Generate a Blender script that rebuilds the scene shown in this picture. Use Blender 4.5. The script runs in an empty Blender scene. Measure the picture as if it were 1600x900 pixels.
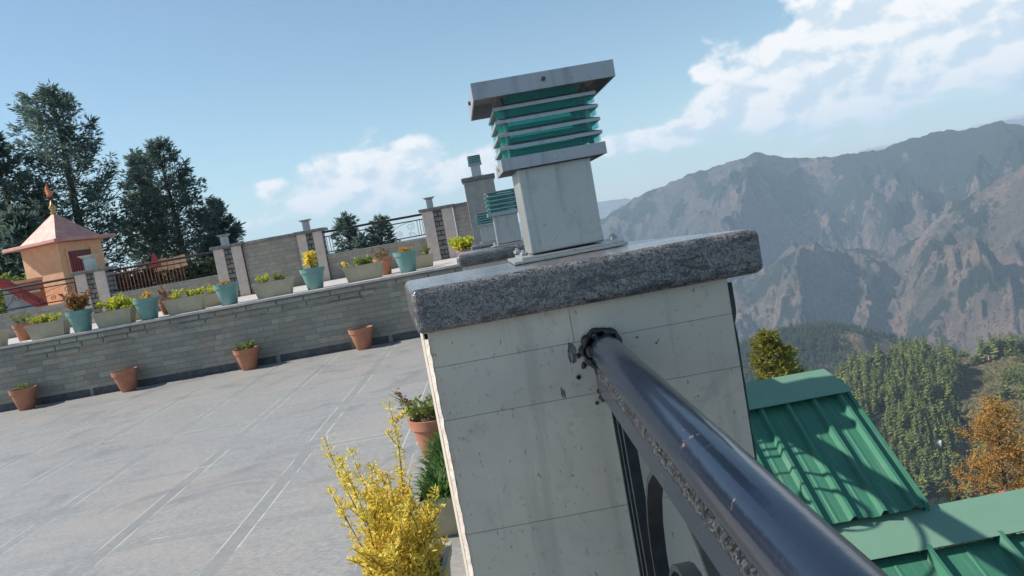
import bpy, bmesh, math, random
import numpy as np
from mathutils import Vector, Matrix, Euler

# ------------------------------------------------------------------ camera, sky, sun, exposure
scene = bpy.context.scene
COL = scene.collection
EYE, FPX = 1.55, 1200.0
TH, PSI, ROLL = math.atan(102 / 1200.0), 19 / 1200.0, math.radians(10.3)
FW = Vector((math.sin(PSI) * math.cos(TH), math.cos(PSI) * math.cos(TH), -math.sin(TH)))
R0 = Vector((math.cos(PSI), -math.sin(PSI), 0))
U0 = R0.cross(FW)
CX = math.cos(ROLL) * R0 - math.sin(ROLL) * U0
CU = math.sin(ROLL) * R0 + math.cos(ROLL) * U0
cam_d = bpy.data.cameras.new('camera')
cam = bpy.data.objects.new('camera', cam_d)
COL.objects.link(cam)
cam_d.sensor_width = 36
cam_d.lens = 27
cam_d.clip_start = 0.05
cam_d.clip_end = 60000
M = Matrix((CX, CU, -FW)).transposed().to_4x4()
M.translation = Vector((0, 0, EYE))
cam.matrix_world = M
scene.camera = cam

SUN = Vector((1.0, -0.06, -0.84)).normalized()       # the way the light travels
sd = -SUN
EL = math.asin(sd.z)
sun_d = bpy.data.lights.new('sun', 'SUN')
sun_d.energy = 4.7
sun_d.angle = math.radians(0.5)
sun_d.color = (1.0, 0.93, 0.84)
sun = bpy.data.objects.new('sun', sun_d)
sun.rotation_euler = SUN.to_track_quat('-Z', 'Y').to_euler()
COL.objects.link(sun)
scene.view_settings.view_transform = 'Standard'
scene.view_settings.look = 'None'
scene.view_settings.gamma = 1
scene.view_settings.exposure = 0.55
scene.cycles.use_denoising = True
scene.cycles.max_bounces = 8
scene.cycles.transparent_max_bounces = 12
scene.cycles.volume_bounces = 1
SKY_STRENGTH = 0.093


def ray(px, py):
    return FW * FPX + CX * (px - 800) - CU * (py - 450)


def at(px, py, Y):
    d = ray(px, py)
    return Vector((0, 0, EYE)) + d * (Y / d.y)


def azel(px, py):
    d = ray(px, py).normalized()
    return math.atan2(d.x, d.y), math.asin(d.z)


# ------------------------------------------------------------------ node helpers
class NT:
    def __init__(self, tree):
        self.t = tree
        tree.nodes.clear()

    def n(self, kind, **kw):
        nd = self.t.nodes.new(kind)
        for k, v in kw.items():
            if k.startswith('i_'):
                key = k[2:]
                key = int(key) if key.isdigit() else key.replace('_', ' ')
                s = nd.inputs[key]
                if hasattr(v, 'links') or isinstance(v, bpy.types.NodeSocket):
                    self.t.links.new(v, s)
                else:
                    s.default_value = v
            else:
                setattr(nd, k, v)
        return nd

    def link(self, a, b):
        self.t.links.new(a, b)

    def math(self, op, a, b=None, c=None, clamp=False):
        nd = self.t.nodes.new('ShaderNodeMath')
        nd.operation = op
        nd.use_clamp = clamp
        for i, v in enumerate((a, b, c)):
            if v is None:
                continue
            if isinstance(v, bpy.types.NodeSocket):
                self.t.links.new(v, nd.inputs[i])
            else:
                nd.inputs[i].default_value = v
        return nd.outputs[0]

    def mix(self, fac, a, b, mode='MIX'):
        nd = self.t.nodes.new('ShaderNodeMix')
        nd.data_type = 'RGBA'
        nd.blend_type = mode
        nd.clamp_factor = True
        for s, v in ((nd.inputs[0], fac), (nd.inputs[6], a), (nd.inputs[7], b)):
            if isinstance(v, bpy.types.NodeSocket):
                self.t.links.new(v, s)
            elif isinstance(v, (int, float)):
                s.default_value = v
            else:
                s.default_value = (*v[:3], 1)
        return nd.outputs[2]

    def ramp(self, fac, lo, hi):
        nd = self.t.nodes.new('ShaderNodeMapRange')
        nd.interpolation_type = 'SMOOTHSTEP'
        nd.inputs[1].default_value = lo
        nd.inputs[2].default_value = hi
        self.t.links.new(fac, nd.inputs[0])
        return nd.outputs[0]

    def noise(self, vec, scale, detail=4, rough=0.55, dist=0.0):
        nd = self.t.nodes.new('ShaderNodeTexNoise')
        nd.inputs['Scale'].default_value = scale
        nd.inputs['Detail'].default_value = detail
        nd.inputs['Roughness'].default_value = rough
        nd.inputs['Distortion'].default_value = dist
        if vec is not None:
            self.t.links.new(vec, nd.inputs['Vector'])
        return nd.outputs['Fac']


# ------------------------------------------------------------------ world: sky and cumulus
world = bpy.data.worlds.new('World')
scene.world = world
world.use_nodes = True
W = NT(world.node_tree)
sky = W.n('ShaderNodeTexSky', sky_type='NISHITA')
sky.sun_disc = False
sky.sun_elevation = EL
sky.sun_rotation = math.atan2(sd.x, sd.y)
sky.altitude = 2000
sky.air_density = 1.25
sky.dust_density = 1.2
sky.ozone_density = 1.3
co = W.n('ShaderNodeTexCoord')
sep = W.n('ShaderNodeSeparateXYZ', i_0=co.outputs['Generated'])
az = W.math('ARCTAN2', sep.outputs[0], sep.outputs[1])
el = W.math('ARCSINE', sep.outputs[2])
comb = W.n('ShaderNodeCombineXYZ')
W.link(az, comb.inputs[0])
W.link(W.math('MULTIPLY', el, 1.45), comb.inputs[1])
vec = comb.outputs[0]
n_big = W.noise(vec, 15.0, 8, 0.60, 0.4)
shift = W.n('ShaderNodeVectorMath', operation='ADD')
W.link(vec, shift.inputs[0])
shift.inputs[1].default_value = (-0.010, 0.018, 0)
n_shift = W.noise(shift.outputs[0], 15.0, 8, 0.60, 0.4)
BLOBS = [  # px, py, half-width px, half-height px, weight
    (560, 275, 75, 40, 1.0), (640, 262, 55, 36, 1.0), (500, 305, 70, 32, .75), (690, 270, 60, 30, .6),
    (610, 305, 130, 26, .65), (430, 294, 36, 15, .62), (400, 345, 60, 14, .5), (750, 255, 40, 26, .8),
    (1400, 95, 100, 50, .9), (1260, 165, 100, 36, .8), (1330, 60, 95, 70, 1.05), (1230, 115, 95, 60, 1.0), (1380, 130, 70, 48, .9), (1160, 165, 75, 42, .9),
    (1105, 112, 38, 20, .75), (1080, 205, 70, 20, .85), (985, 222, 55, 16, .85), (1400, 20, 60, 50, .9), (1310, 165, 150, 30, .7),
    (1570, 50, 55, 48, 1.0), (1530, 110, 45, 22, .85), (1625, 95, 60, 40, 1.0), (1465, 135, 26, 10, .7), (1470, 60, 35, 18, .5),
    (1270, 225, 120, 16, .45), (1640, -40, 90, 60, .9), (1420, -70, 120, 60, .8)]
tot = None
for (px, py, sx, sy, w) in BLOBS:
    a0, e0 = azel(px, py)
    k = 1.0 / FPX
    da = W.math('MULTIPLY', W.math('SUBTRACT', az, a0), 1 / (sx * k))
    de = W.math('MULTIPLY', W.math('SUBTRACT', el, e0), 1 / (sy * k))
    r2 = W.math('ADD', W.math('MULTIPLY', da, da), W.math('MULTIPLY', de, de))
    g = W.math('MULTIPLY', W.math('EXPONENT', W.math('MULTIPLY', r2, -0.62)), w)
    tot = g if tot is None else W.math('MAXIMUM', tot, g)
# thin high streaks elsewhere in the sky so that other view directions are not empty
streak = W.math('MULTIPLY', W.ramp(W.noise(vec, 3.1, 3, .5, .6), .60, .80), W.ramp(az, -2.6, -3.1))
tot = W.math('MAXIMUM', tot, streak)
def puffs(v, sc):
    nv = W.n('ShaderNodeTexNoise', i_Scale=sc * .9, i_Detail=4.0)
    W.link(v, nv.inputs['Vector'])
    ad = W.n('ShaderNodeVectorMath', operation='SCALE')
    W.link(nv.outputs['Color'], ad.inputs[0])
    ad.inputs['Scale'].default_value = 1.1 / sc
    ad2 = W.n('ShaderNodeVectorMath', operation='ADD')
    W.link(v, ad2.inputs[0])
    W.link(ad.outputs[0], ad2.inputs[1])
    vo = W.n('ShaderNodeTexVoronoi', feature='SMOOTH_F1')
    vo.inputs['Scale'].default_value = sc
    vo.inputs['Smoothness'].default_value = .35
    W.link(ad2.outputs[0], vo.inputs['Vector'])
    return W.math('SUBTRACT', .5, vo.outputs['Distance'])


def cloud_density(v, nz):
    d = W.math('MULTIPLY', W.math('SUBTRACT', nz, 0.5), 1.7)
    return W.math('ADD', d, W.math('MULTIPLY', puffs(v, 19), .68))


det = W.math('ADD', cloud_density(vec, n_big), W.math('MULTIPLY', W.math('SUBTRACT', W.noise(vec, 60.0, 5, .6), .5), .55))
det_s = W.math('ADD', cloud_density(shift.outputs[0], n_shift), W.math('MULTIPLY', W.math('SUBTRACT', W.noise(shift.outputs[0], 60.0, 5, .6), .5), .3))
dens = W.math('ADD', W.math('MULTIPLY', tot, 2.0), det)
cover = W.ramp(dens, 0.68, 1.18)
thick = W.ramp(dens, 0.9, 2.0)
lit = W.ramp(W.math('SUBTRACT', W.math('SUBTRACT', det, det_s), W.math('MULTIPLY', W.math('SUBTRACT', thick, .5), .18)), -0.26, 0.16)
ccol = W.mix(lit, (0.70, 0.80, 0.88), (1.12, 1.07, 1.02))
bg1 = W.n('ShaderNodeBackground', i_Strength=SKY_STRENGTH)
W.link(W.mix(1.0, sky.outputs[0], (.95, 1.045, 1.0), 'MULTIPLY'), bg1.inputs[0])
bg2 = W.n('ShaderNodeBackground', i_Strength=0.71)
W.link(ccol, bg2.inputs[0])
mixs = W.n('ShaderNodeMixShader')
W.link(W.math('MULTIPLY', cover, 0.96), mixs.inputs[0])
W.link(bg1.outputs[0], mixs.inputs[1])
W.link(bg2.outputs[0], mixs.inputs[2])
wo = W.n('ShaderNodeOutputWorld')
W.link(mixs.outputs[0], wo.inputs[0])


# ------------------------------------------------------------------ materials
def base_mat(name):
    m = bpy.data.materials.new(name)
    m.use_nodes = True
    t = NT(m.node_tree)
    out = t.n('ShaderNodeOutputMaterial')
    b = t.n('ShaderNodeBsdfPrincipled')
    t.link(b.outputs[0], out.inputs[0])
    return m, t, b, out


def bump(t, b, h, strength, dist=0.01):
    bp = t.n('ShaderNodeBump')
    bp.inputs['Strength'].default_value = strength
    bp.inputs['Distance'].default_value = dist
    t.link(h, bp.inputs['Height'])
    t.link(bp.outputs[0], b.inputs['Normal'])
    return bp


def plain(name, c1, c2=None, rough=0.6, scale=12, metal=0.0, bstr=0.15, stain=None, spec=0.5, coat=0.0, coords='Object', bscale=None, rvar=0.1):
    """two-tone noisy paint / stone / clay"""
    m, t, b, out = base_mat(name)
    c2 = c2 or tuple(x * 0.8 for x in c1)
    tc = t.n('ShaderNodeTexCoord').outputs[coords]
    n1 = t.noise(tc, scale, 6, 0.6)
    col = t.mix(t.ramp(n1, 0.35, 0.65), c1, c2)
    if stain:
        n2 = t.noise(tc, scale * 0.27, 5, 0.65, 0.5)
        col = t.mix(t.math('MULTIPLY', t.ramp(n2, 0.52, 0.72), stain[1]), col, stain[0])
    t.link(col, b.inputs['Base Color'])
    b.inputs['Metallic'].default_value = metal
    b.inputs['Specular IOR Level'].default_value = spec
    b.inputs['Coat Weight'].default_value = coat
    t.link(t.math('ADD', t.math('MULTIPLY', t.math('SUBTRACT', n1, .5), rvar * 2), rough, clamp=True), b.inputs['Roughness'])
    if bstr:
        bump(t, b, t.noise(tc, bscale or scale * 4, 5, 0.6), bstr, 0.004)
    return m


def leaf_mat(name, c1, c2, trans=0.35, scale=3.0, rough=0.55, vary=.5):
    m, t, b, out = base_mat(name)
    geo = t.n('ShaderNodeNewGeometry')
    tc = t.n('ShaderNodeTexCoord').outputs['Object']
    n = t.noise(tc, scale, 3, .6)
    f = t.math('ADD', t.math('MULTIPLY', geo.outputs['Random Per Island'], .6), t.math('MULTIPLY', t.math('SUBTRACT', n, .5 - .25 / vary), vary), clamp=True)
    col = t.mix(f, c1, c2)
    t.link(col, b.inputs['Base Color'])
    b.inputs['Roughness'].default_value = rough
    b.inputs['Specular IOR Level'].default_value = 0.3
    tr = t.n('ShaderNodeBsdfTranslucent')
    t.link(col, tr.inputs[0])
    mx = t.n('ShaderNodeMixShader', i_0=trans)
    t.link(b.outputs[0], mx.inputs[1])
    t.link(tr.outputs[0], mx.inputs[2])
    t.link(mx.outputs[0], out.inputs[0])
    return m


def stone_wall_mat(name, row=0.088, width=0.42, c1=(.205, .20, .17), c2=(.36, .335, .275), mortar=(.145, .145, .13), axis='X', msize=0.0035, bstr=.5):
    m, t, b, out = base_mat(name)
    tc = t.n('ShaderNodeTexCoord').outputs['Object']
    s = t.n('ShaderNodeSeparateXYZ', i_0=tc)
    c = t.n('ShaderNodeCombineXYZ')
    t.link(s.outputs[0 if axis == 'X' else 1], c.inputs[0])
    t.link(s.outputs[2], c.inputs[1])
    wob = t.noise(tc, 3.0, 2, .5)
    vv = t.n('ShaderNodeVectorMath', operation='ADD')
    t.link(c.outputs[0], vv.inputs[0])
    cw = t.n('ShaderNodeCombineXYZ')
    t.link(t.math('MULTIPLY', t.math('SUBTRACT', wob, .5), 0.03), cw.inputs[1])
    t.link(cw.outputs[0], vv.inputs[1])
    br = t.n('ShaderNodeTexBrick')
    br.offset_frequency = 2
    br.offset = 0.37
    br.squash = 0.62
    br.squash_frequency = 3
    t.link(vv.outputs[0], br.inputs['Vector'])
    br.inputs['Color1'].default_value = (0, 0, 0, 1)
    br.inputs['Color2'].default_value = (1, 1, 1, 1)
    br.inputs['Mortar'].default_value = (.5, .5, .5, 1)
    br.inputs['Scale'].default_value = 1
    br.inputs['Mortar Size'].default_value = msize
    br.inputs['Mortar Smooth'].default_value = 0.3
    br.inputs['Bias'].default_value = 0
    br.inputs['Brick Width'].default_value = width
    br.inputs['Row Height'].default_value = row
    n1 = t.noise(tc, 5, 6, .65, .4)
    n2 = t.noise(tc, 26, 5, .65)
    col = t.mix(br.outputs['Color'], c1, c2)
    col = t.mix(t.ramp(n1, .45, .65), col, (.29, .235, .175))
    col = t.mix(t.math('MULTIPLY', t.ramp(t.noise(tc, 1.7, 5, .6), .5, .7), .55), col, (.16, .165, .16))
    col = t.mix(t.math('MULTIPLY', t.ramp(n2, .35, .75), .35), col, (.35, .34, .30))
    col = t.mix(br.outputs['Fac'], col, mortar)
    t.link(col, b.inputs['Base Color'])
    b.inputs['Roughness'].default_value = .75
    h = t.math('ADD', t.math('MULTIPLY', br.outputs['Fac'], -1.0), t.math('ADD', t.math('MULTIPLY', n2, .5), t.math('MULTIPLY', br.outputs['Color'], .4)))
    bump(t, b, h, bstr, .015)
    return m


def granite_mat():
    m, t, b, out = base_mat('speckled granite')
    tc = t.n('ShaderNodeTexCoord').outputs['Object']
    vo = t.n('ShaderNodeTexVoronoi')
    vo.inputs['Scale'].default_value = 380
    vo.inputs['Randomness'].default_value = 1
    dst = t.n('ShaderNodeVectorMath', operation='ADD')
    t.link(tc, dst.inputs[0])
    nz = t.n('ShaderNodeTexNoise', i_Scale=40.0, i_Detail=3.0)
    t.link(tc, nz.inputs['Vector'])
    sc = t.n('ShaderNodeVectorMath', operation='SCALE')
    t.link(nz.outputs['Color'], sc.inputs[0])
    sc.inputs['Scale'].default_value = 0.02
    t.link(sc.outputs[0], dst.inputs[1])
    t.link(dst.outputs[0], vo.inputs['Vector'])
    sx = t.n('ShaderNodeSeparateColor')
    t.link(vo.outputs['Color'], sx.inputs[0])
    n1 = t.noise(tc, 95, 6, .75, .6)
    mpg = t.n('ShaderNodeMapping')
    t.link(tc, mpg.inputs[0])
    mpg.inputs['Scale'].default_value = (.45, 1.0, 1.6)
    n2 = t.noise(mpg.outputs[0], 26, 6, .72, .8)
    col = t.mix(sx.outputs[0], (.022, .027, .034), (.21, .21, .21))
    col = t.mix(t.math('MULTIPLY', t.ramp(sx.outputs[1], .80, .93), .8), col, (.34, .24, .19))
    col = t.mix(t.math('MULTIPLY', t.ramp(n1, .55, .66), .8), col, (.36, .31, .28))
    col = t.mix(t.math('MULTIPLY', t.ramp(n2, .49, .62), .8), col, (.022, .028, .036))
    t.link(col, b.inputs['Base Color'])
    t.link(t.math('ADD', t.math('MULTIPLY', n1, .22), .06), b.inputs['Roughness'])
    b.inputs['Specular IOR Level'].default_value = .6
    bump(t, b, t.math('ADD', n1, n2), .35, .003)
    return m


def paving_mat():
    m, t, b, out = base_mat('granite paving')
    tc = t.n('ShaderNodeTexCoord').outputs['Object']
    s = t.n('ShaderNodeSeparateXYZ', i_0=tc)
    x, y = s.outputs[0], s.outputs[1]
    st = t.n('ShaderNodeMapping')
    t.link(tc, st.inputs[0])
    st.inputs['Scale'].default_value = (1.0, 4.0, 1.0)
    st.inputs['Rotation'].default_value = (0, 0, .12)
    n1 = t.noise(st.outputs[0], 2.2, 8, .68, .8)
    n2 = t.noise(st.outputs[0], 22, 6, .75)
    n3 = t.noise(tc, .6, 4, .6, .5)
    n4 = t.noise(tc, 170, 3, .7)
    wobx = t.math('ADD', x, t.math('MULTIPLY', t.math('SUBTRACT', t.noise(tc, .35, 2), .5), .03))

    def dist_to(coord, origin, pitch):
        q = t.math('DIVIDE', t.math('SUBTRACT', coord, origin), pitch)
        fr = t.math('SUBTRACT', q, t.math('FLOOR', q))
        return t.math('MULTIPLY', fr, pitch)
    dx = dist_to(wobx, -1.86, 0.90)      # strip is the first 0.11 m of every 0.9 m
    dy = dist_to(y, 4.62, 1.62)

    def line(d, p, w):
        return t.math('LESS_THAN', t.math('ABSOLUTE', t.math('SUBTRACT', d, p)), w)
    inx = t.math('LESS_THAN', dx, .115)
    iny = t.math('LESS_THAN', dy, .115)
    lx = t.math('MAXIMUM', line(dx, .004, .0038), line(dx, .115, .0042))
    ly = t.math('MAXIMUM', line(dy, .004, .0055), line(dy, .115, .0055))
    # hairline joints in the slabs between the strips
    hy = line(dist_to(y, 5.16, .54), .004, .003)
    brk = t.noise(tc, 1.3, 3, .7)
    gx = t.math('MULTIPLY', t.math('MULTIPLY', lx, .72), t.math('MULTIPLY', t.ramp(brk, .42, .54), t.ramp(t.noise(tc, 14, 3, .7), .28, .46)))
    gy = t.math('MULTIPLY', ly, t.math('MULTIPLY', t.ramp(t.noise(tc, .9, 3, .7), .5, .62), .7))
    grout = t.math('MAXIMUM', gx, gy)
    col = t.mix(n1, (.170, .170, .166), (.375, .368, .345))
    col = t.mix(t.math('MULTIPLY', t.ramp(n2, .45, .7), .55), col, (.46, .44, .42))
    col = t.mix(t.math('MULTIPLY', t.ramp(n2, .54, .34), .65), col, (.12, .12, .125))
    col = t.mix(t.math('MULTIPLY', t.ramp(n3, .48, .68), .40), col, (.37, .31, .275))
    col = t.mix(t.math('MULTIPLY', t.ramp(n4, .48, .70), .5), col, (.56, .545, .51))
    col = t.mix(t.math('MULTIPLY', t.ramp(t.noise(tc, 1.1, 6, .68, 1.0), .50, .66), .50), col, (.165, .168, .172))
    strip = t.math('MAXIMUM', inx, t.math('MULTIPLY', iny, .75))
    col = t.mix(t.math('MULTIPLY', t.math('MULTIPLY', strip, t.ramp(n3, .35, .6)), .42), col, (.19, .21, .21))
    col = t.mix(t.math('MULTIPLY', hy, .3), col, (.14, .14, .14))
    col = t.mix(grout, col, (.68, .66, .58))
    t.link(col, b.inputs['Base Color'])
    t.link(t.math('ADD', t.math('MULTIPLY', n2, .35), .32), b.inputs['Roughness'])
    bump(t, b, t.math('SUBTRACT', n2, t.math('MULTIPLY', lx, .3)), .12, .004)
    return m


def cream_tile_mat():
    m, t, b, out = base_mat('cream marble tile')
    tc = t.n('ShaderNodeTexCoord').outputs['Object']
    n1 = t.noise(tc, 9, 8, .68, .7)
    n2 = t.noise(tc, 40, 6, .7)
    n3 = t.noise(tc, 2.3, 4, .6)
    isl = t.n('ShaderNodeNewGeometry').outputs['Random Per Island']
    col = t.mix(n1, (.46, .41, .335), (.70, .635, .525))
    col = t.mix(t.math('MULTIPLY', isl, .35), col, (.47, .45, .41))
    col = t.mix(t.math('MULTIPLY', t.ramp(n2, .58, .70), .6), col, (.27, .25, .21))
    col = t.mix(t.math('MULTIPLY', t.ramp(n3, .45, .65), .45), col, (.60, .53, .41))
    s = t.n('ShaderNodeMapping')
    t.link(tc, s.inputs[0])
    s.inputs['Scale'].default_value = (130, 130, 60)
    spk = t.noise(s.outputs[0], 1.0, 3, .6)
    col = t.mix(t.math('MULTIPLY', t.ramp(spk, .67, .71), .7), col, (.16, .15, .13))
    sk = t.n('ShaderNodeMapping')
    t.link(tc, sk.inputs[0])
    sk.inputs['Scale'].default_value = (24, 24, 1.6)
    col = t.mix(t.math('MULTIPLY', t.ramp(t.noise(sk.outputs[0], 1.0, 4, .6), .54, .72), .35), col, (.30, .285, .24))
    col = t.mix(t.math('MULTIPLY', t.ramp(t.noise(tc, 5, 5, .7, 1.5), .56, .70), .4), col, (.33, .31, .27))
    t.link(col, b.inputs['Base Color'])
    b.inputs['Roughness'].default_value = .42
    bump(t, b, t.math('ADD', n1, n2), .18, .002)
    return m


def black_paint_mat():
    m, t, b, out = base_mat('worn black enamel')
    tc = t.n('ShaderNodeTexCoord').outputs['Object']
    n1 = t.noise(tc, 30, 6, .7)
    n2 = t.noise(tc, 6, 5, .65, .5)
    mp = t.n('ShaderNodeMapping')
    t.link(tc, mp.inputs[0])
    mp.inputs['Scale'].default_value = (90, 9, 90)
    mp.inputs['Rotation'].default_value = (.4, .3, .9)
    scr = t.noise(mp.outputs[0], 1.0, 4, .7)
    col = t.mix(n2, (.006, .011, .024), (.014, .020, .036))  # black base tinted blue to add to the sky's reflection
    ch = t.ramp(n1, .655, .70)
    col = t.mix(ch, col, (.22, .15, .11))
    sc = t.math('MULTIPLY', t.ramp(scr, .64, .74), .3)
    col = t.mix(sc, col, (.16, .16, .16))
    t.link(col, b.inputs['Base Color'])
    t.link(t.math('ADD', t.math('MULTIPLY', n2, .10), t.math('ADD', t.math('MULTIPLY', sc, .4), .09)), b.inputs['Roughness'])
    b.inputs['Specular IOR Level'].default_value = .75
    b.inputs['Coat Weight'].default_value = .0
    b.inputs['Coat Roughness'].default_value = .10
    b.inputs['Coat IOR'].default_value = 1.5
    bump(t, b, t.math('ADD', t.math('MULTIPLY', n2, 2.0), n1), .09, .004)
    return m


def weld_mat():
    m, t, b, out = base_mat('rough weld bead')
    tc = t.n('ShaderNodeTexCoord').outputs['Object']
    mp = t.n('ShaderNodeMapping')
    t.link(tc, mp.inputs[0])
    mp.inputs['Scale'].default_value = (60, 60, 60)
    mp.inputs['Rotation'].default_value = (.3, .3, .5)
    n1 = t.noise(mp.outputs[0], 1.3, 6, .72, 2.5)
    col = t.mix(t.ramp(n1, .44, .66), (.014, .017, .022), (.20, .21, .22))
    t.link(col, b.inputs['Base Color'])
    b.inputs['Roughness'].default_value = .35
    b.inputs['Metallic'].default_value = .35
    bump(t, b, n1, .9, .012)
    return m


def steel_mat(name, c=(.40, .40, .385), rough=.42):
    m, t, b, out = base_mat(name)
    tc = t.n('ShaderNodeTexCoord').outputs['Object']
    mp = t.n('ShaderNodeMapping')
    t.link(tc, mp.inputs[0])
    mp.inputs['Scale'].default_value = (8, 8, 300)
    n1 = t.noise(mp.outputs[0], 1, 3, .6)
    n2 = t.noise(tc, 12, 6, .65, .5)
    col = t.mix(n2, c, tuple(v * 1.25 for v in c))
    col = t.mix(t.math('MULTIPLY', t.ramp(n2, .54, .68), .5), col, (.34, .325, .25))
    ms = t.n('ShaderNodeMapping')
    t.link(tc, ms.inputs[0])
    ms.inputs['Scale'].default_value = (38, 38, 3)
    col = t.mix(t.math('MULTIPLY', t.ramp(t.noise(ms.outputs[0], 1.0, 4, .6), .52, .70), .45), col, tuple(v * .62 for v in c))
    col = t.mix(t.math('MULTIPLY', t.ramp(t.noise(tc, 60, 4, .7), .62, .70), .5), col, (.22, .17, .12))
    t.link(col, b.inputs['Base Color'])
    b.inputs['Metallic'].default_value = .75
    t.link(t.math('ADD', t.math('MULTIPLY', n1, .15), t.math('ADD', t.math('MULTIPLY', n2, .12), rough - .13)), b.inputs['Roughness'])
    bump(t, b, n1, .04, .001)
    return m


def teal_glass_mat():
    m, t, b, out = base_mat('teal frosted glass')
    tc = t.n('ShaderNodeTexCoord').outputs['Object']
    n1 = t.noise(tc, 25, 4, .6)
    col = t.mix(n1, (.14, .46, .43), (.22, .60, .55))
    t.link(col, b.inputs['Base Color'])
    b.inputs['Roughness'].default_value = .12
    b.inputs['Specular IOR Level'].default_value = .6
    tr = t.n('ShaderNodeBsdfTranslucent')
    t.link(t.mix(n1, (.10, .80, .72), (.25, .95, .85)), tr.inputs[0])
    tp = t.n('ShaderNodeBsdfTransparent')
    tp.inputs[0].default_value = (.78, .95, .94, 1)
    mx = t.n('ShaderNodeMixShader', i_0=.5)
    t.link(b.outputs[0], mx.inputs[1])
    t.link(tr.outputs[0], mx.inputs[2])
    mx2 = t.n('ShaderNodeMixShader', i_0=.80)
    t.link(mx.outputs[0], mx2.inputs[1])
    t.link(tp.outputs[0], mx2.inputs[2])
    t.link(mx2.outputs[0], out.inputs[0])
    return m


def green_roof_mat(name, c1, c2):
    m, t, b, out = base_mat(name)
    tc = t.n('ShaderNodeTexCoord').outputs['Object']
    n1 = t.noise(tc, 5, 6, .65, .4)
    n2 = t.noise(tc, 60, 4, .7)
    col = t.mix(n1, c1, c2)
    col = t.mix(t.math('MULTIPLY', t.ramp(n2, .60, .75), .25), col, (.22, .33, .27))
    col = t.mix(t.math('MULTIPLY', t.ramp(t.noise(tc, 1.8, 4, .6), .55, .72), .35), col, tuple(v * .7 for v in c1))
    t.link(col, b.inputs['Base Color'])
    t.link(t.math('ADD', t.math('MULTIPLY', n1, .2), .38), b.inputs['Roughness'])
    stt = t.n('ShaderNodeMapping')
    t.link(tc, stt.inputs[0])
    stt.inputs['Scale'].default_value = (45, 2.2, 2.2)
    col = t.mix(t.math('MULTIPLY', t.ramp(t.noise(stt.outputs[0], 1.0, 4, .6), .52, .68), .35), col, (.17, .25, .21))
    t.link(col, b.inputs['Base Color'])
    bump(t, b, n1, .08, .006)
    return m


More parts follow.
